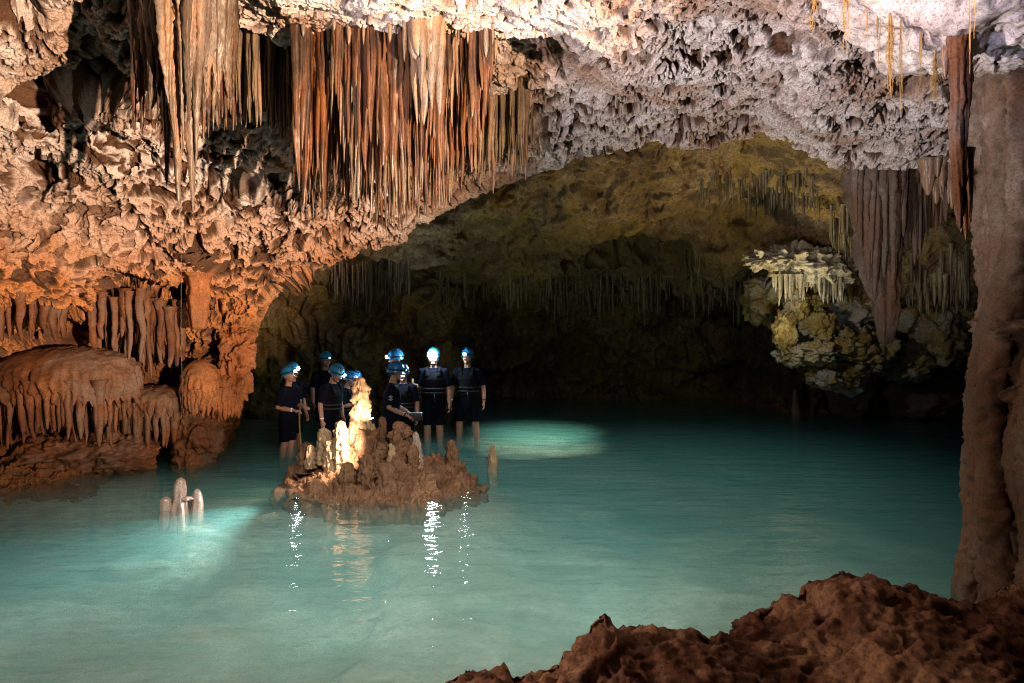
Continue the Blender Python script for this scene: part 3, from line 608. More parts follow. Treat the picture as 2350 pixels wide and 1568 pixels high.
def flowstone(u, v, d, rx, ry, h, drips, dl, label, mat='orange', hangs=0, hl=.4, seed=1., extra=None, hr=.04, name='flowstone_dome', mat2=None):
    p = W(u, v, d)
    e = empty(name, tuple(p), label, 'flowstone')
    parts = [bell(p, rx, ry, h, drips, dl, seed)]+[blob(*a, **k) for a, k in (extra or [])]
    addc(parts, 'dome', M[mat], e)
    sk = []
    for k in range(hangs):
        a = math.pi+math.pi*(k+.5)/hangs+U(-.05, .05); q = U(.55, .93)
        sk.append(stalgeo(x=p[0]+rx*q*math.cos(a), y=p[1]+ry*q*math.sin(a), zt=p[2]+h*.35, zb=p[2]-hl*U(.5, 1.1), r=hr*U(.7, 1.4), p=U(.3, .6), knob=.16, flute=.25, ns=10, bend=.04))
    if sk: addc(sk, 'drip_fringe', M[mat2 or mat], e)
    return e
flowstone(160, 905, 9.75, .95, .6, .62, 46, .16, 'broad low flowstone dome at far left with a fringe of thick grey drips beneath', 'dark_orange', 46, .62, 1., hr=.045)
flowstone(345, 935, 10.4, .55, .5, .30, 30, .16, 'middle flowstone shelf fringed with rusty drips, right of the broad low dome', 'dark_orange', 28, .55, 2., hr=.04)
flowstone(462, 925, 10.25, .27, .28, .60, 20, .18, 'bright orange granular flowstone boss right of the shelf, at the edge of the dark passage', 'orange', 16, .16, 3., hr=.035)
flowstone(522, 935, 10.5, .20, .22, .50, 16, .15, 'narrow orange flowstone lobe at the very edge of the dark passage', 'orange', 10, .22, 4., hr=.03, extra=[(((-3.9, 10.6, 1.55), (.24, .26, .34), .3, 3, 90, 60, 1.2), dict(seed=3.)), (((-3.93, 10.55, 1.15), (.22, .24, .42), .28, 3, 90, 60, 1.2), dict(seed=13.))])
p = W(455, 700, 10.05); e = empty('flowstone_chunk', tuple(p), 'upright ribbed orange column stump hanging under the brow of the left wall', 'flowstone')
addc([stalgeo(x=p[0], y=p[1], zt=p[2]+.42, zb=p[2]-.34, r=.15, p=.16, flute=.35, knob=.12, ns=30, flare=.5, bend=.02)], 'chunk', M['orange'], e)
p = W(455, 1005, 10.5); mb = MB(); mb.add(*blob(tuple(p), (.34, .32, .50), .26, 2.6, 140, 90, 1., seed=21.)); mb.add(*blob((p[0]-.12, p[1]-.05, .0), (.22, .22, .3), .2, 2.6, 80, 60, 1., seed=22.))
tag(mb.build('flowstone_block', M['dark_orange'], loc=tuple(p)), 'lumpy orange brown block dipping into the water below the granular boss', 'rock')
p = W(235, 1040, 9.9); mb = MB(); mb.add(*blob((p[0], p[1]+.2, p[2]-.05), (.62, .5, .30), .2, 2.2, 150, 90, .8, seed=31.)); mb.add(*blob((p[0]-.55, p[1]+.05, p[2]-.02), (.6, .5, .3), .2, 2.2, 130, 80, .8, seed=33.))
tag(mb.build('flowstone_mound', M['dark_orange'], loc=tuple(p)), 'low rounded rock mound at the water edge beneath the broad flowstone dome', 'rock')
for u0, u1, v0, v1, d, n, lb in ((235, 335, 745, 850, 10.0, 22, 'ragged grey curtain of drips under the brow, left part of the wall'), (330, 405, 765, 880, 10.35, 18, 'row of long grey drips under the brow beside the granular boss'), (20, 120, 730, 790, 9.2, 14, 'dim drip curtain at far left under the brow')):
    p = W((u0+u1)/2, v0, d); e = empty('drip_curtain', tuple(p), lb, 'flowstone')
    addc([stalgeo(x=W(u, v0, d)[0], y=d+U(-.25, .25), zt=p[2]+.35+U(0, .15), zb=W(u, U(v0+25, v1), d)[2], r=U(.03, .06), p=U(.25, .5), knob=.2, flute=.3, ns=12, bend=.06) for u in np.linspace(u0, u1, n)], 'drips', M['dark_orange'], e)
# ------------------------------------------------------------------ islet
ix, iy = -1.5, 9.2
isle = empty('stalagmite_islet', (ix, iy, 0), 'brown rock islet crowded with stalagmites in the middle of the pool', 'rock islet')
n1, n2 = int(300*Q), int(270*Q)
XX, YY = np.meshgrid(np.linspace(ix-1.75, ix+1.6, n1), np.linspace(iy-1.55, iy+1.5, n2))
P0 = np.stack([XX, YY, 0*XX], -1)
wob = 1+.16*fbm(P0*1.5+3., 3)
base = .34*(1-(((XX-ix+.05)/1.20)**2+((YY-iy)/1.12)**2)*wob)
base = np.maximum(np.where(base < 0, base*7, base), -1.2)
Z = base.copy()
def pt(cx_, cy_, d): return W(602.4+cx_*.2561, 774.5+cy_*.2561, d)
LUMPS = [(920, 780, 9.0, .33, 3.), (1050, 830, 9.15, .20, 3.), (820, 900, 8.95, .2, 2.6), (330, 1050, 9.3, .24, 2.6), (230, 1230, 9.0, .3, 2.4), (930, 1040, 8.55, .17, 3.), (1110, 1110, 8.45, .2, 3.), (760, 1110, 8.6, .16, 3.),
         (1225, 830, 9.2, .22, 3.), (1280, 850, 9.2, .16, 3.), (1550, 980, 9.3, .26, 2.8), (1690, 925, 9.35, .12, 3.), (1750, 1100, 9.2, .30, 2.4), (1800, 1190, 9.1, .16, 2.4), (1400, 1180, 8.6, .34, 2.6),
         (1400, 1330, 8.2, .26, 2.6), (1000, 1260, 8.25, .3, 2.4), (600, 1200, 8.7, .3, 2.4), (1230, 1000, 8.9, .22, 3), (1600, 1220, 8.8, .3, 2.4), (500, 1090, 9.15, .26, 2.6), (660, 1080, 8.95, .22, 2.4)]
for a_, b_, d, r, pw in LUMPS:
    c_ = pt(a_, b_, d); h_ = c_[2]-.02
    rr = np.hypot(XX-c_[0], (YY-c_[1]-r*.3))/(r*(1+.25*fbm(P0*2.5+a_, 2)))
    Z = np.maximum(Z, -1.0+(h_+1.0)*np.exp(-rr**pw*.55))
Z = Z-.02
PI_ = np.stack([XX, YY, Z], -1); nI = gnorm(PI_); nI *= np.sign(nI[..., 2:].mean())
Xi = PI_+np.stack([perlin(PI_*4+k*31.) for k in range(3)], -1)*.05
d2 = np.abs(perlin(Xi*np.array([5.5, 5.5, 4.])))*.14+np.abs(perlin(Xi*13.+7))*.06+np.abs(perlin(Xi*30.))*.032+np.abs(perlin(Xi*62.))*.014-.10-.07*sst(.1, .4, perlin(Xi*7+3.))+.008*fbm(PI_*55, 2)
PI_ = PI_+nI*d2[..., None]
ob = MB().add(PI_, [gridf(n2, n1)]).build('mound', M['islet'], isle, loc=(ix, iy, 0)); ob.location = (0, 0, 0)
def stg(cx_, ct, cb, d, hw, mat, label=None, p=.42, knob=.16, name='stalagmite', flute=.2, extra=(), ns=56):
    a_ = pt(cx_, ct, d); b_ = pt(cx_, cb, d); r = hw*.2561/F*d
    parts = [stalgeo(x=a_[0], y=d, zt=b_[2]-.18, zb=a_[2], r=r, p=p, flute=flute, knob=knob, ns=ns, kf=16., rt=r*.3, flare=.25, bend=.05, pop=.024)]
    for ex, ez, er in extra:
        q = pt(ex, ez, d-.02); parts.append(blob(tuple(q), (er, er, er*1.1), .2, 4, 50, 36, .2, seed=ex, fine=.5))
    ob = addc(parts, name, M[mat], isle)
    if label: ob['label'] = label
    return ob
stg(873, 350, 740, 9.35, 62, 'pale_stal', 'tallest stalagmite, glowing pale orange', .30, .24, extra=((930, 640, .065), (850, 640, .07)))
stg(705, 745, 1060, 8.95, 66, 'pale_stal', 'thick stalagmite lit almost white', .28, .15)
stg(552, 805, 1000, 9.1, 50, 'pale_stal', None, .3, .22)
stg(607, 918, 1120, 8.95, 48, 'pale_stal', None, .22, .2)
stg(430, 955, 1040, 9.1, 30, 'pale_stal', None, .3, .2)
stg(392, 935, 1080, 9.3, 52, 'islet', None, .25, .2)
stg(812, 745, 830, 9.3, 30, 'pale_stal', None, .16, .14)
stg(882, 715, 800, 9.3, 40, 'pale_stal', None, .16, .14)
stg(962, 716, 800, 9.3, 32, 'pale_stal', None, .16, .14)
stg(1075, 700, 860, 9.25, 32, 'islet', None, .2, .15)
stg(1222, 745, 1050, 9.1, 78, 'islet', 'stout stalagmite right of the dark middle mass', .3, .2, extra=((1285, 850, .085), (1150, 880, .05), (1180, 960, .06)))
stg(1380, 840, 1060, 9.05, 42, 'pink_stal', 'slim stalagmite with a pale pink tip', .45, .14)
stg(1695, 915, 1050, 9.35, 44, 'islet', None, .2, .2)
stg(1155, 945, 1080, 9.0, 34, 'pale_stal', None, .3, .2)
stg(1345, 950, 1080, 8.9, 40, 'islet', None, .3, .2)
stg(930, 1040, 1300, 8.5, 70, 'islet', None, .25, .2)
stg(1110, 1110, 1350, 8.4, 72, 'islet', None, .25, .2)
stg(755, 1115, 1300, 8.5, 60, 'islet', None, .25, .2)
# ------------------------------------------------------------------ stalagmites standing in the water
def water_stg(u, vt, vb, hw, mat, label, p=.3, knob=.06, extra=None, flute=.12):
    d = F*HC/(vb-V0); a_ = W(u, vt, d); r = hw/F*d
    parts = [stalgeo(x=a_[0], y=d, zt=-.35, zb=a_[2], r=r*1.05, p=p, flute=flute, knob=knob, ns=32, kf=6., rt=r*.25, flare=.3, bend=.02)]
    mb = MB()
    for q in parts: mb.add(*q)
    for q in (extra(a_, d) if extra else []): mb.add(*q)
    return tag(mb.build('stalagmite', M[mat], loc=(a_[0], d, 0)), label, 'stalagmite', None)
def flange(a_, d):
    r = 1/F*d
    return [stalgeo(x=a_[0]+2*r, y=d, zt=-.2, zb=W(0, 1128, d)[2], r=20*r, p=.55, flute=.2, knob=.06, ns=32, rt=8*r, flare=.1),
            blob((a_[0]+16*r, d-.02, W(0, 1144, d)[2]), (14*r, 14*r, 5*r), .15, 3, 50, 30, .1, fine=.3)]
water_stg(414, 1096, 1168, 13.5, 'pink_stal', 'tallest pink stalagmite with a flared skirt, in the shallow water at left', .2, extra=flange)
water_stg(451, 1121, 1165, 12.5, 'pink_stal', 'rounded pink stalagmite on the right of the shallow water group', .3)
water_stg(381, 1139, 1170, 13, 'pink_stal', 'stubby flat topped stalagmite on the left of the shallow water group', .14)
water_stg(415, 1154, 1174, 8, 'pink_stal', 'smallest stalagmite, in front of the tallest pink one', .25)
water_stg(1131, 1021, 1062, 9, 'pale_stal', 'lone knobbly stalagmite rising from the water right of the islet', .2, .2)
# ------------------------------------------------------------------ hanging roots
def root(u, vt, vb, d, n, r, spread, label, hairs=0, mat='root', zt=None):
    mb = MB(); a_ = W(u, vt, d); b_ = W(u, vb, d)
    for k in range(n):
        l = 1 if k == 0 else U(.35, .95); N = 14; q = np.linspace(0, 1, N); s = U(0, 99)
        ox, oy = (0, 0) if k == 0 else (U(-spread, spread)*.6, U(-spread, spread)*.6)
        wx = spread*.5*perlin(np.stack([q*3+s, 0*q+.5, 0*q+.5], -1)); wy = spread*.4*perlin(np.stack([q*3+s, 0*q+9.5, 0*q+.5], -1))
        pts = np.stack([a_[0]+ox*q**.5+wx*q, a_[1]+oy*q**.5+wy*q, a_[2]+(b_[2]-a_[2])*l*q], -1)
        mb.add(*tube(pts, r*(1-.75*q)*(1 if k == 0 else .7), 5))
        for h_ in range(hairs if k < 3 else hairs//3):
            i = random.randrange(3, N-1); o_ = pts[i]; an = U(0, 6.28); hl = U(.012, .035)
            mb.add(*tube([o_, o_+np.array([math.cos(an)*hl*.6, math.sin(an)*hl*.6, -hl*.5]), o_+np.array([math.cos(an)*hl*.9, math.sin(an)*hl*.9, -hl*1.3])], [r*.3, r*.25, r*.12], 4, False))
    return tag(mb.build('hanging_root', M[mat], loc=tuple(a_)), label, 'root')
root(1868, -60, 66, 4.5, 6, .006, .04, 'short frayed root at the left end of the hanging roots, top right', 22)
root(1938, -60, 118, 4.4, 7, .006, .05, 'forked golden root, second from the left of the hanging roots', 20)
root(2043, 30, 222, 4.3, 13, .006, .05, 'thickest golden bundle of roots hanging below the lit roof boss', 26)
root(2068, 45, 258, 4.3, 4, .0045, .02, 'long thin root just right of the thickest bundle', 3)
root(2015, 10, 168, 4.4, 4, .004, .03, 'thin root just left of the thickest bundle', 4)
root(1990, -10, 104, 4.4, 3, .0035, .02, 'short thin root midway between the forked root and the thickest bundle', 2)
root(2112, 70, 200, 4.3, 4, .004, .03, 'pair of wispy roots between the thickest bundle and the bristly root', 2)
root(2147, 108, 230, 4.3, 6, .004, .035, 'bristly root like a bottle brush nearest the column', 60)
root(1803, -60, 20, 4.6, 2, .003, .01, 'tiny root tip at the top edge, leftmost of all roots', 2)
root(2225, -30, 170, 3.55, 2, .003, .012, 'long single root strand hanging down the face of the column', 0)
root(2236, -30, 90, 3.5, 1, .003, .02, 'wavy root strand beside the long one on the column', 0)
root(1585, 305, 352, 9.7, 3, .008, .03, 'little yellow root at the lip of the vault, right of centre', 6)
root(1612, 310, 372, 9.7, 2, .006, .02, 'thinner yellow root at the lip, right beside the little yellow root', 3)
root(415, 492, 1000, 9.0, 1, .0035, .10, 'thin grey string dangling from the left drapery almost to the water', 0, 'st_grey')
print('forms', round(time.time()-T0, 1))
# ------------------------------------------------------------------ people
M['skin'] = flat('skin', (.42, .22, .155), .55, .35, var=.14, nscale=18)
M['shirt'] = flat('navy_shirt', (.006, .007, .016), .9, .05)
M['shorts'] = flat('dark_shorts', (.005, .0055, .011), .9, .05)
M['vest'] = flat('black_vest', (.005, .005, .007), .8, .08)
M['webbing'] = flat('grey_webbing', (.035, .035, .038), .7, .15)
M['helmet'] = flat('blue_helmet', (.012, .21, .50), .28, .5, var=.04)
M['dark'] = flat('black_plastic', (.010, .010, .011), .4, .4)
M['white'] = flat('white_band', (.75, .74, .72), .5, .3)
M['hair'] = flat('dark_hair', (.030, .020, .014), .7, .3)
M['lip'] = flat('lips', (.26, .09, .075), .5, .3)
M['wood'] = flat('staff_wood', (.30, .20, .09), .6, .3, var=.3)
M['steel'] = flat('bright_metal', (.6, .6, .62), .25, .5, metal=1.)
M['lens_dim'] = flat('faint_glow_lens', (.8, .85, .85), .1, .6, (.75, .9, 1.), 3)  # unlit headlamp lens given a faint glow of its own
M['lens_on'] = flat('lit_lens', (.9, .95, 1), .1, .5, (.72, .90, 1.), 160)
M['lens_hot'] = flat('glaring_lens', (.9, .95, 1), .1, .5, (.70, .92, 1.), 200)  # worn as an oversized glowing disc, standing in for the headlamp's glare

def remesh(o, vox, sm=2):
    md = o.modifiers.new('r', 'REMESH'); md.mode = 'VOXEL'; md.voxel_size = vox
    ms = o.modifiers.new('s', 'SMOOTH'); ms.iterations = sm; ms.factor = .5
    dg = bpy.context.evaluated_depsgraph_get(); dg.update()
    me = bpy.data.meshes.new_from_object(o.evaluated_get(dg)); old = o.data
    o.modifiers.clear(); mats = list(old.materials); o.data = me
    if not me.materials:
        for m_ in mats: me.materials.append(m_)
    me.polygons.foreach_set('use_smooth', np.ones(len(me.polygons), bool)); return o
def vv(*a): return np.array(a, float)
def un(v): return v/np.linalg.norm(v)
def hand(mb, w, f, n, thumb, curl=.5, grip=0.):
    """w wrist, f finger direction, n palm normal, thumb=+1/-1 side"""
    f = un(f); n = un(n-f*f.dot(n)); s = np.cross(f, n)*thumb
    mb.add(*tube([w-f*.02, w+f*.01, w+f*.05, w+f*.088], [(.026, .018), (.030, .017), (.041, .016), (.038, .013)], 12, up=s))
    for k, (o_, l) in enumerate(((.029, .070), (.010, .080), (-.010, .074), (-.028, .058))):
        b_ = w+f*.080+s*o_; c_ = curl*(1+.12*k)+grip; p_ = [b_, b_+f*.012]; an = 0
        for q in range(3):
            an += c_*(.55+.25*q); p_.append(p_[-1]+(f*math.cos(an)+n*math.sin(an))*l*(.42, .32, .26)[q])
        mb.add(*tube(p_, [.0095, .0105, .0095, .0088, .007], 8, up=s))
    b_ = w+f*.022+s*.026
    mb.add(*tube([b_-s*.008, b_+f*.022+s*.018+n*.008, b_+f*.048+s*.022+n*.016*(1+grip), b_+f*.068+s*.014+n*.024*(1+grip)], [.013, .0135, .0115, .008], 8, up=n))
HANGL = ((.245, .02, 1.13), (.265, -.05, .885)); HANGR = ((-.245, .02, 1.13), (-.265, -.05, .885))
def rotm(yaw, pitch):
    return Matrix.Rotation(yaw, 3, 'Z') @ Matrix.Rotation(pitch, 3, 'X')
def person(u, vtop, d, ground, yaw, label, aL=HANGL, aR=HANGR, hyaw=0, hpitch=0, lens='lens_dim', lr=.018, band=None, watch=None, glasses=False, vest=True, gripL=0, gripR=0, curl=.45, handdirR=None, handdirL=None, logo=False, lean=0, stance=.10, skin='skin'):
    top = W(u, vtop, d); H = (top[2]-ground)/1.80
    e = empty('person', (top[0], d, ground), label, 'person', None, math.radians(yaw)); e.scale = (H, H, H); e.rotation_euler = (math.radians(lean), 0, math.radians(yaw))
    R = np.array(rotm(math.radians(hyaw), math.radians(hpitch))); piv = vv(0, .0, 1.55)
    def hd(V): return (np.asarray(V, float)-piv)@R.T+piv
    mb = MB()
    mb.add(*tube([(0, 0, .84), (0, 0, .95), (0, -.01, 1.12), (0, 0, 1.28), (0, .01, 1.39), (0, .015, 1.445), (0, .01, 1.50), (0, -.005, 1.56)], [(.15, .11), (.165, .115), (.15, .105), (.172, .115), (.15, .09), (.075, .065), (.056, .056), (.055, .058)], 20, up=[1, 0, 0]))
    for s in (-1, 1):
        mb.add(*tube([(s*.085, 0, .92), (s*stance*.95, -.005, .72), (s*stance, -.015, .50), (s*(stance+.005), .015, .36), (s*(stance+.005), .025, .20), (s*(stance+.005), .03, .08)], [.098, .083, .060, .060, .046, .040], 14))
        mb.add(*tube([(s*(stance+.005), .075, .045), (s*(stance+.005), .02, .05), (s*(stance+.012), -.08, .04), (s*(stance+.02), -.16, .028)], [(.036, .04), (.042, .046), (.046, .034), (.034, .022)], 12))
    for s, (el, wr), gp, hdv in ((1, aL, gripL, handdirL), (-1, aR, gripR, handdirR)):
        sh = vv(s*.175, .01, 1.405); el = vv(*el); wr = vv(*wr)
        mb.add(*tube([sh-vv(s*.06, 0, 0), sh, (sh*.55+el*.45), el, el*.65+wr*.35, wr], [.060, .063, .050, .043, .042, .029], 14))
        f = un(wr-el) if hdv is None else un(vv(*hdv)); nrm = vv(-s, 0, 0) if abs(f[2]) > .6 else vv(0, 0, -1) if gp < .5 else vv(-s, 0, 0)
        hand(mb, wr, f, nrm, (1 if np.dot(np.cross(f, nrm), vv(0, -1, 0) if abs(f[2]) > .6 else vv(0, 0, 1)) > 0 else -1), curl, gp)
    # head: skull, jaw, nose, brow, ears
    V, fc = sphere((0, 0, 0), (1, 1, 1), 32, 22); z = V[:, 2].copy(); y = V[:, 1].copy()
    V = V*np.array([.076, .098, .118]); V[:, 0] *= 1-.28*sst(.1, -1, z); V[:, 1] = np.where(y < 0, V[:, 1]*(1-.12*sst(-.2, .9, z)), V[:, 1]*(1-.45*sst(.1, -1., z)))
    mb.add(hd(V+vv(0, -.018, 1.648)), fc)
    mb.add(hd(sphere((0, -.088, 1.556), (.030, .026, .022), 12, 8)[0]), sphere((0, 0, 0), 1, 12, 8)[1])
    mb.add(*tube(hd([(0, -.100, 1.668), (0, -.118, 1.645), (0, -.132, 1.622), (0, -.112, 1.612)]), [.010, .013, .018, .013], 10))
    mb.add(*tube(hd([(-.05, -.088, 1.675), (0, -.106, 1.680), (.05, -.088, 1.675)]), [.010, .014, .010], 8))
    for s in (-1, 1):
        V, fc = sphere((0, 0, 0), (.010, .022, .032), 12, 8); mb.add(hd(V+vv(s*.077, .008, 1.640)), fc)
        V, fc = sphere((0, 0, 0), (.026, .020, .024), 10, 8); mb.add(hd(V+vv(s*.040, -.078, 1.615)), fc)
    body = remesh(mb.build('body', M[skin], e), .0085, 2)
    # face details
    m2 = MB()
    for s in (-1, 1):
        V, fc = sphere((0, 0, 0), (.012, .006, .006), 8, 6); m2.add(hd(V+vv(s*.032, -.105, 1.652)), fc)
        m2.add(*tube(hd([(s*.016, -.108, 1.668), (s*.034, -.106, 1.673), (s*.052, -.094, 1.666)]), [.003, .004, .003], 5))
    m2.build('eyes', M['dark'], e)
    MB().add(*tube(hd([(-.024, -.106, 1.588), (0, -.114, 1.590), (.024, -.106, 1.588)]), [(.004, .006)]*3, 6)).build('mouth', M['lip'], e)
    V, fc = sphere((0, .012, 1.668), (.084, .100, .100), 20, 14); V = V[:, :]
    hm = MB(); Vh = V.copy(); Vh[:, 1] = np.maximum(Vh[:, 1], -.02); Vh[:, 2] = np.maximum(Vh[:, 2], 1.605); hm.add(hd(Vh), fc); hm.build('hair', M['hair'], e)
    # clothing
    c = MB()
    c.add(*tube([(0, 0, .86), (0, 0, .98), (0, -.01, 1.12), (0, 0, 1.28), (0, .01, 1.395), (0, .012, 1.44), (0, .01, 1.475)], [(.19, .135), (.185, .132), (.172, .125), (.195, .136), (.175, .108), (.105, .082), (.072, .070)], 24, up=[1, 0, 0]))
    for s, (el, wr) in ((1, aL), (-1, aR)):
        sh = vv(s*.175, .01, 1.405); el = vv(*el); k = sh*.12+el*.88
        c.add(*tube([sh-vv(s*.07, 0, 0), sh+vv(s*.004, 0, 0), (sh*.5+el*.5), k], [.076, .080, .070, .066], 16))
    remesh(c.build('shirt', M['shirt'], e), .012, 3)
    c = MB()
    c.add(*tube([(0, 0, .80), (0, 0, .90), (0, 0, 1.0)], [(.182, .132), (.188, .138), (.178, .130)], 24, up=[1, 0, 0]))
    for s in (-1, 1): c.add(*tube([(s*.088, 0, .90), (s*stance*.97, -.005, .72), (s*stance, -.012, .535)], [.108, .100, .088], 18))
    remesh(c.build('shorts', M['shorts'], e), .012, 3)
    if vest:
        c = MB()
        c.add(*tube([(0, 0, 1.0), (0, -.01, 1.12), (0, 0, 1.28), (0, .01, 1.375)], [(.202, .158), (.192, .152), (.205, .160), (.150, .128)], 24, up=[1, 0, 0]))
        for s in (-1, 1): c.add(*tube([(s*.09, -.125, 1.33), (s*.105, -.085, 1.43), (s*.105, .0, 1.475), (s*.105, .085, 1.43), (s*.09, .13, 1.33)], [(.035, .020)]*5, 10, up=[1, 0, 0]))
        vo = remesh(c.build('life_vest', M['vest'], e), .012, 2)
        g = MB(); a = np.linspace(0, 2*np.pi, 30)
        for zz_, k in ((1.07, 1.0), (1.135, .985)):
            g.add(*tube(np.stack([.203*k*np.cos(a), .160*k*np.sin(a)-.006, 0*a+zz_], -1), [(.014, .004)]*30, 6, False, up=[0, 0, 1]))
        g.build('vest_straps', M['webbing'], vo)
        g = MB()
        for zz_ in (1.07, 1.135): g.add(*sphere((.02, -.168, zz_), (.028, .010, .017), 10, 6))
        g.add(*tube([(.03, -.172, 1.05), (.035, -.174, .98), (.03, -.17, .92)], [(.011, .004)]*3, 6, up=[1, 0, 0])); g.build('buckle', M['dark'], vo)
    # helmet
    th = np.linspace(.02, 1.86, 22)[:, None]; ph = (np.arange(36)*2*np.pi/36)[None]
    br = 1+.10*sst(1.62, 1.86, th)+.05*sst(1.5, 1.86, th)*(-np.sin(ph))
    D = np.stack([np.sin(th)*np.cos(ph)*.108*br, np.sin(th)*np.sin(ph)*.134*br, np.cos(th)*.138-.020*sst(1.2, 1.86, th)*(np.sin(ph)+.2)+0*ph], -1)+vv(0, -.004, 1.690)
    D2 = (D-vv(0, -.004, 1.69))*.95+vv(0, -.004, 1.69)
    h = MB(); h.add(hd(D.reshape(-1, 3)), [gridf(22, 36, True, True)]); h.add(hd(D2.reshape(-1, 3)), [gridf(22, 36, True)])
    ho = h.build('helmet', M['helmet'], e)
    g = MB()
    for s in (-1, 1):
        for k in range(5):
            pa = math.radians(-50+25*k); t_ = .78
            q = vv(math.sin(t_)*math.cos(pa)*s*.108, math.sin(t_)*math.sin(pa)*.134, math.cos(t_)*.138)+vv(0, -.004, 1.69)
            V, fc = sphere((0, 0, 0), (.007, .011, .014), 10, 7); g.add(hd(V+q), fc)
    g.build('vents', M['dark'], ho)
    a = np.linspace(0, 2*np.pi, 34)
    MB().add(*tube(hd(np.stack([.1125*np.cos(a), .1385*np.sin(a)-.004, 1.688-.010*np.sin(a)], -1)), [(.011, .003)]*34, 6, False, up=list(R@vv(0, 0, 1)))).build('headlamp_strap', M['dark'], ho)
    g = MB()
    for s in (-1, 1): g.add(*sphere(hd([(s*.114, -.02, 1.689)])[0], (.006, .012, .016), 8, 6))
    g.build('clips', M['webbing'], ho)
    hl = MB().add(*tube(hd([(0, -.128, 1.702), (0, -.150, 1.702), (0, -.166, 1.702)]), [.028, .030, max(.026, lr*.95)], 16)).build('headlamp', M['dark'], ho)
    MB().add(hd(sphere((0, -.164, 1.702), (lr, lr*.75, lr), 16, 10)[0]), sphere((0, 0, 0), 1, 16, 10)[1]).build('lens', M[lens], hl) if False else None
    ln = MB(); ln.add(hd(sphere((0, -.166, 1.702), (lr, lr*.75, lr), 16, 10)[0]), sphere((0, 0, 0), 1, 16, 10)[1])
    ln.build('headlamp_lens', M[lens], ho)
    MB().add(*tube(hd([(0, .128, 1.70), (0, .148, 1.70)]), [.026, .022], 10)).build('battery_pack', M['dark'], ho)
    g = MB()
    for s in (-1, 1): g.add(*tube(hd([(s*.086, -.02, 1.66), (s*.078, -.025, 1.60), (s*.045, -.05, 1.545), (0, -.07, 1.528)]), [(.007, .0025)]*4, 6))
    g.build('chin_strap', M['dark'], e)
    if glasses:
        g = MB(); a = np.linspace(0, 2*np.pi, 18)
        for s in (-1, 1):
            g.add(*tube(hd(np.stack([s*.034+.022*np.cos(a), 0*a-.118, 1.650+.017*np.sin(a)], -1)), [.0028]*18, 5, False))
            g.add(*tube(hd([(s*.056, -.116, 1.655), (s*.078, -.05, 1.655), (s*.080, .01, 1.65)]), [.0028]*3, 5))
        g.add(*tube(hd([(-.012, -.118, 1.654), (.012, -.118, 1.654)]), [.0028]*2, 5)); g.build('glasses', M['dark'], e)
    for wh, mt, nm in ((band, 'white', 'wristband'), (watch, 'dark', 'wristwatch')):
        if wh:
            el, wr = (vv(*q) for q in (aL if wh == 'L' else aR)); f = un(wr-el); c0 = wr-f*.03
            MB().add(*tube([c0-f*.012, c0-f*.011, c0+f*.011, c0+f*.012], [.030, .0365, .0355, .030], 16)).build(nm, M[mt], e)
    if logo:   # white ring and letter S printed on the sleeve that faces the viewer
        el = vv(*aR[0]); sh = vv(-.175, .01, 1.405); c0 = sh*.52+el*.48; out = un(vv(-1, 0, 0)); c0 = c0+out*.0745
        g = MB(); a = np.linspace(.5, 2*np.pi-.9, 24)
        for a0 in (.35, .35+math.pi):
            a = np.linspace(a0, a0+2.3, 16); g.add(*tube(np.stack([0*a+c0[0], c0[1]+.030*np.cos(a), c0[2]+.034*np.sin(a)], -1), [.0034]*16, 5))
        sx = [(.011, .014), (.0, .019), (-.011, .013), (-.006, .004), (.006, -.004), (.011, -.013), (.0, -.019), (-.011, -.014)]
        g.add(*tube([(c0[0], c0[1]-p_[0], c0[2]+p_[1]) for p_ in sx], [.0045]*8, 5)); g.build('sleeve_logo', M['white'], e)
    return e, H
def wp(e, H, p, yaw):
    return np.array(Matrix.LocRotScale(e.location, e.rotation_euler, e.scale) @ Vector(p))
g0 = lambda x, y: bedz(x, y)
def gnd(u, d): return bedz(W(u, 0, d)[0], d)+.0
PE = {}
PE[1] = person(657, 842, 11.7, gnd(657, 11.7), 72, 'leftmost person, looking up to the right, blue helmet and white wristband, forearm held across', aR=((-.245, .04, 1.12), (-.17, -.22, 1.09)), aL=((.24, -.02, 1.12), (.10, -.26, 1.12)), hpitch=-14, hyaw=-6, lean=2, lens='lens_on', lr=.026, band='R', vest=False)
PE[2] = person(672, 834, 12.35, gnd(672, 12.35), 55, 'person half hidden behind the leftmost one, holding a walking stick, headlamp lit', aR=((-.24, .02, 1.12), (-.10, -.24, 1.07)), lens='lens_on', lr=.028, hpitch=-4, gripR=.6)
PE[3] = person(746, 833, 11.6, gnd(746, 11.6), 62, 'person in glasses looking down, bare arm hanging with a white wristband', aR=((-.255, .01, 1.13), (-.26, -.06, .885)), hpitch=20, hyaw=4, lean=7, lens='lens_on', lr=.028, band='R', glasses=True)
PE[4] = person(747, 809, 13.4, gnd(747, 13.4), 40, 'dim person at the back whose dark blue helmet shows above the one in glasses', hpitch=0)
PE[5] = person(776, 851, 12.2, gnd(776, 12.2), 78, 'person in profile reaching a forearm right, just right of the one in glasses', aR=((-.24, -.04, 1.14), (-.10, -.30, 1.22)), hpitch=6, lean=8, lens='lens_on', lr=.028, band='R')
PE[6] = person(818, 853, 12.7, gnd(818, 12.7), 8, 'person in shadow behind the tallest stalagmite, headlamp shining, holding a small shiny flask', aR=((-.23, -.06, 1.13), (-.10, -.28, 1.10)), aL=((.22, -.06, 1.13), (.05, -.28, 1.12)), hpitch=4, lens='lens_on', lr=.034, gripR=.5)
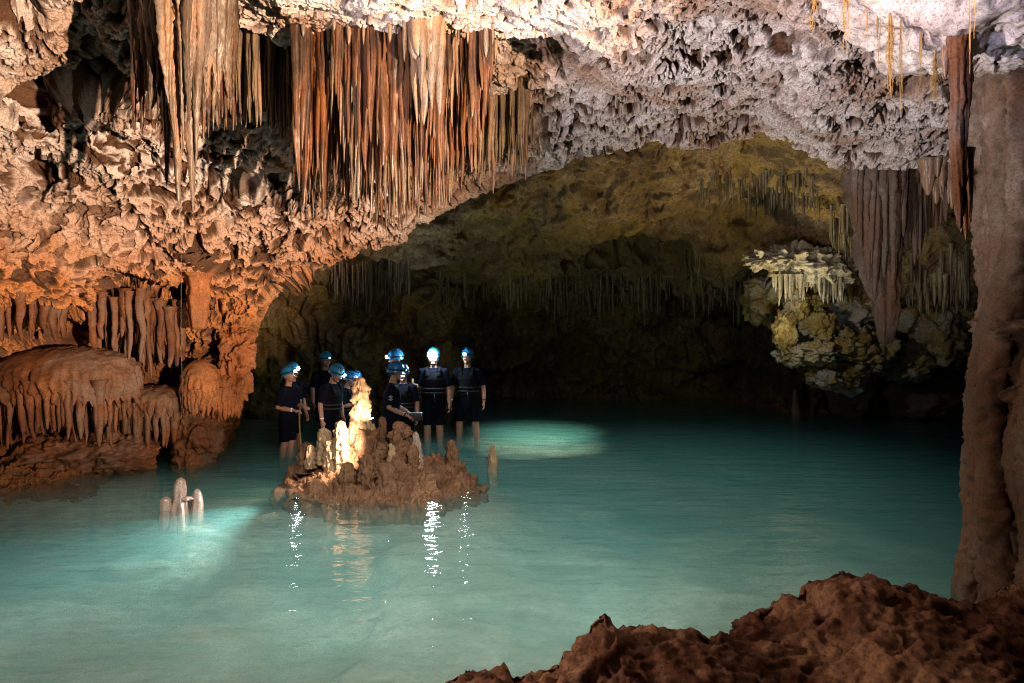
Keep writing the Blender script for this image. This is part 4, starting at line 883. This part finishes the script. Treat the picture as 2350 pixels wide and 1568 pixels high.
PE[7] = person(884, 831, 11.3, gnd(884, 11.3), 98, 'man seen from the side with a round sleeve badge, holding a dark case', aR=((-.245, .03, 1.10), (-.19, -.24, 1.0)), aL=((.23, -.02, 1.12), (.12, -.26, 1.02)), hpitch=4, hyaw=10, lean=5, lens='lens_dim', logo=True, watch='R', vest=False, gripR=.3)
PE[8] = person(911, 803, 12.9, gnd(911, 12.9), -58, 'tall person in dark blue helmet turned left, behind the man with the sleeve badge', hpitch=6, lens='lens_on', lr=.030)
PE[9] = person(925, 838, 12.0, gnd(925, 12.0), -6, 'person facing the viewer with a bright bluish headlamp, raising one hand to the chin', aR=((-.25, -.08, 1.13), (-.135, -.22, 1.31)), lens='lens_hot', lr=.050, hpitch=6, curl=.7, handdirR=(.35, .05, .9), gripR=.4)
PE[10] = person(995, 798, 13.0, gnd(995, 13.0), 0, 'person with the most dazzling headlamp, bare knees, a wooden staff in one hand', aR=((-.25, .02, 1.15), (-.33, -.12, 1.20)), lens='lens_hot', lr=.078, hpitch=4, gripR=.8, handdirR=(-.1, -.8, .15))
PE[11] = person(1073, 801, 13.2, gnd(1073, 13.2), -6, 'rightmost person standing with legs apart and both arms hanging at the sides', aL=((.275, .02, 1.13), (.295, -.05, .885)), aR=((-.275, .02, 1.13), (-.285, -.05, .885)), lens='lens_on', lr=.026, band='R', watch='L', hyaw=-10, hpitch=-4, stance=.145)
print('people', round(time.time()-T0, 1))
# held things
e, H = PE[10]; a_ = wp(e, H, (-.335, -.20, 1.21), 0)
bz = bedz(a_[0], a_[1]); N = 16; q = np.linspace(0, 1, N)
tag(MB().add(*tube(np.stack([a_[0]+.012*np.sin(q*7)+.01*q, a_[1]+0*q, bz+(a_[2]+.10-bz)*q], -1), .017+.003*np.sin(q*9), 10)).build('walking_staff', M['wood'], loc=(a_[0], a_[1], bz)), 'knotty wooden staff held upright by the person with the most dazzling headlamp', 'staff')
e, H = PE[2]; a_ = wp(e, H, (-.10, -.32, 1.07), 55); bz = bedz(a_[0], a_[1])
tag(MB().add(*tube(np.stack([a_[0]+.01*np.sin(q*7), a_[1]+0*q, bz+(a_[2]+.10-bz)*q], -1), .016+.002*np.sin(q*9), 10)).build('walking_staff', M['wood'], loc=(a_[0], a_[1], bz)), 'dim wooden stick held between the two leftmost people', 'staff')
def rbox(c, s, r=.2):
    V, fc = sphere((0, 0, 0), (1, 1, 1), 28, 18); V = np.sign(V)*np.abs(V)**r; return V*np.asarray(s)/2+np.asarray(c), fc
e, H = PE[7]; a_ = wp(e, H, (-.13, -.40, .985), 98)
c = empty('camera_case', tuple(a_), 'dark camera case held out by the man with the sleeve badge', 'camera')
mb = MB(); mb.add(*rbox(a_, (.20, .13, .12))); o = mb.build('case', M['dark'], c, loc=tuple(a_)); o.location = (0, 0, 0)
mb = MB(); mb.add(*rbox(a_+vv(.085, -.066, .03), (.012, .008, .05))); o = mb.build('clasp', M['steel'], c, loc=tuple(a_)); o.location = (0, 0, 0)
e, H = PE[6]; a_ = wp(e, H, (-.03, -.38, 1.09), 8)
mb = MB(); mb.add(*tube([a_+vv(0, 0, -.06), a_+vv(0, 0, -.055), a_+vv(0, 0, .03), a_+vv(0, 0, .05), a_+vv(0, 0, .075)], [.03, .036, .036, .018, .018], 18)); tag(mb.build('flask', M['steel'], loc=tuple(a_)), 'small shiny metal flask held beside the tallest stalagmite', 'flask')
e, H = PE[9]; a_ = wp(e, H, (-.075, -.235, 1.44), -6)
mb = MB(); mb.add(*rbox(a_, (.05, .03, .085))); mb.add(*tube([a_+vv(0, -.01, .02), a_+vv(0, -.025, .02)], [.016, .014], 12)); tag(mb.build('small_camera', M['steel'], loc=tuple(a_)), 'small silvery camera held at the chin of the person with the bluish headlamp', 'camera')
# ------------------------------------------------------------------ lamps on the islet
def lamp_body(p, aim, label, nm='flood_lamp'):
    p = np.asarray(p); f = un(np.asarray(aim)-p); e_ = empty(nm, tuple(p), label, 'lamp')
    mb = MB(); mb.add(*tube([p-f*.07, p-f*.06, p-f*.005, p], [.02, .038, .045, .045], 18)); o = mb.build('housing', M['dark'], e_, loc=tuple(p)); o.location = (0, 0, 0)
    mb = MB(); mb.add(*tube([p-f*.002, p+f*.004], [.038, .036], 18)); o = mb.build('lens', M['lens_on'], e_, loc=tuple(p)); o.location = (0, 0, 0)
    return e_
# ------------------------------------------------------------------ lights, camera
def look(o, tgt): o.rotation_euler = (Vector(tgt)-Vector(o.location)).to_track_quat('-Z', 'Y').to_euler()
def spot(name, loc, tgt, power, col, deg, blend=.6, rad=.03, gobo=None):
    l = bpy.data.lights.new(name, 'SPOT'); l.energy = power; l.color = col; l.spot_size = math.radians(deg); l.spot_blend = blend; l.shadow_soft_size = rad
    o = bpy.data.objects.new(name, l); COL.objects.link(o); o.location = loc; look(o, tgt)
    if gobo:   # cell pattern painted into the lamp's colour, imitating light focused by ripples
        l.use_nodes = True; nt = l.node_tree; em = nt.nodes['Emission']; L = nt.links
        tc = node(nt, 'ShaderNodeTexCoord'); vo = node(nt, 'ShaderNodeTexVoronoi', feature='DISTANCE_TO_EDGE'); vo.inputs['Scale'].default_value = gobo
        mp = node(nt, 'ShaderNodeMapping'); mp.inputs['Scale'].default_value = (1, 1, .0001)
        dv = node(nt, 'ShaderNodeVectorMath', operation='DIVIDE'); sx = node(nt, 'ShaderNodeSeparateXYZ'); cb = node(nt, 'ShaderNodeCombineXYZ')
        L.new(tc.outputs['Normal'], sx.inputs[0])
        for k in range(3): L.new(sx.outputs[2], cb.inputs[k])
        L.new(tc.outputs['Normal'], dv.inputs[0]); L.new(cb.outputs[0], dv.inputs[1])
        nz = node(nt, 'ShaderNodeTexNoise'); nz.inputs['Scale'].default_value = gobo*.6; L.new(dv.outputs[0], nz.inputs['Vector'])
        m1 = mixc(nt, .16, dv.outputs[0], nz.outputs[1]); L.new(m1, vo.inputs['Vector'])
        r = ramp(nt, vo.outputs['Distance'], [(.0, (1, 1, 1)), (.05, (.62, .62, .62)), (.3, (.34, .34, .34))])
        L.new(r, em.inputs['Color']); em.inputs['Strength'].default_value = 1.6
    return o
LI = 1.0
# bank lamps outside the picture; unseen fills added for column, cone, pool and ledge
spot('bank_lamp_warm', (4.5, -1.5, 1.5), (-5.0, 8.4, 5.3), 15500*LI, (1.0, .70, .47), 47, .7, .06)
spot('bank_lamp_cool', (-2.9, 2.7, .7), (2.4, 7.0, 5.3), 2500*LI, (1.0, .91, .94), 64, 1., .05)
spot('boss_lamp', (1.55, 3.3, 3.45), (2.6, 4.5, 3.8), 50*LI, (.72, .68, 1.0), 80, .7, .04)
spot('column_fill', (.4, 3.55, 3.65), (3.0, 4.4, 3.3), 90*LI, (1.0, .84, .70), 66, 1., .05)  # unseen side spot added to bring out the strands
spot('cone_fill', (1.0, 3.2, .9), (4.8, 9.6, 2.9), 420*LI, (1.0, .84, .72), 24, 1., .05)  # unseen spot added to brighten the hanging cone
spot('pool_fill', (.2, 2.4, 3.45), (-.9, 7.0, -.5), 1300*LI, (1.0, 1.0, .95), 60, 1., .08)  # these overhead spots are unseen, added to light water and bed
spot('pool_fill', (1.1, 4.45, 4.05), (1.2, 7.6, 0), 800*LI, (.95, 1.0, .95), 88, 1., .08)
spot('pool_fill', (-2.6, 4.4, 3.95), (-3.3, 5.9, 0), 750*LI, (.86, 1.0, 1.0), 84, 1., .08)
spot('far_pool_fill', (2.9, 11.5, 4.3), (2.9, 11.2, 0), 200*LI, (.90, 1.0, .95), 104, 1., .08)  # unseen spot added under the roof to brighten the far water
spot('left_lamp', (-2.2, 8.3, .5), (-4.25, 10.2, 1.55), 60*LI, (1.0, .60, .32), 75, .9, .05)
spot('ledge_fill', (-2.6, 2.6, 1.35), (1.6, 3.3, .4), 220*LI, (1.0, .72, .54), 74, 1., .08)  # unseen grazing spot added to lift the ledge
# far chamber
p = W(1790, 665, 12.6); spot('far_lamp', tuple(p+np.array([0, -.6, -.55])), tuple(W(1865, 640, 14)), 34*LI, (1.0, .96, .80), 130, .8, .05)
spot('far_roof_lamp', (4.0, 12.2, .3), (3.4, 12.0, 4.), 400*LI, (1.0, .76, .38), 108, .9, .08)
# islet lamps
pl = pt(955, 765, 9.2); lamp_body(tuple(pl+np.array([0, .10, .03])), tuple(pt(870, 500, 9.3)), 'small lamp glaring white between stubs on top of the islet')
spot('islet_lamp_glow', (pl[0]-.03, 9.02, pl[2]+.10), tuple(pt(865, 480, 9.38)), 28*LI, (1.0, .76, .54), 130, .7, .02)
p2 = pt(815, 900, 8.75); spot('islet_slope_glow', (p2[0]+.05, p2[1]-.05, p2[2]+.10), tuple(pt(560, 1000, 9.05)), 120*LI, (1.0, .78, .58), 110, .6, .02)
spot('islet_spill', (pl[0]-.42, 9.5, .78), (-3.1, 11.8, 1.0), 30*LI, (1.0, .56, .32), 84, 1., .03)
# beam in the water, head lamps and an added patch spot
spot('water_beam', (-2.5, 8.3, .34), (-3.9, 6.3, -.35), 560*LI, (.90, 1.0, 1.0), 58, 1., .012, 16.)
spot('stalagmite_lamp', (-2.5, 8.0, .2), (-3.45, 7.85, .1), 16*LI, (1.0, .92, .86), 60, .6, .02)
e, H = PE[10]; a_ = wp(e, H, (0, -.28, 1.70), 0)
spot('patch_fill', (.9, 11.7, 4.15), (.45, 13.9, -.3), 3600*LI, (1.0, 1.0, .80), 34, 1., .02)  # unseen roof spot added in place of a headlamp's patch on the water
spot('headlamp_fill', tuple(a_), (-.5, 11.2, .6), 2.5*LI, (.80, .92, 1.0), 120, 1., .02)
e, H = PE[9]; a_ = wp(e, H, (0, -.26, 1.70), -6); spot('headlamp_fill', tuple(a_), (-1.9, 11.0, .6), 3*LI, (.55, .68, 1.0), 130, 1., .02)

w_ = bpy.data.worlds.new('World'); S.world = w_; w_.use_nodes = True
w_.node_tree.nodes['Background'].inputs[0].default_value = (.6, .62, .8, 1); w_.node_tree.nodes['Background'].inputs[1].default_value = .004
cam = bpy.data.cameras.new('camera'); co_ = bpy.data.objects.new('camera', cam); COL.objects.link(co_); S.camera = co_
co_.location = (0, 0, HC); co_.rotation_euler = (math.radians(90), 0, 0)
cam.sensor_width = 36; cam.lens = 36*F/2350; cam.shift_y = -(784-V0)/2350; cam.clip_end = 200; cam.clip_start = .05
S.view_settings.view_transform = 'Standard'; S.view_settings.look = 'None'; S.view_settings.exposure = 0; S.view_settings.gamma = 1
c = S.cycles; c.max_bounces = 6; c.diffuse_bounces = 1; c.glossy_bounces = 3; c.transmission_bounces = 4; c.transparent_max_bounces = 8; c.volume_bounces = 0
c.caustics_reflective = False; c.caustics_refractive = False; c.sample_clamp_indirect = 3; c.use_denoising = True; c.denoising_prefilter = 'NONE'; c.filter_width = 1.1; c.blur_glossy = .5
print('done', round(time.time()-T0, 1))
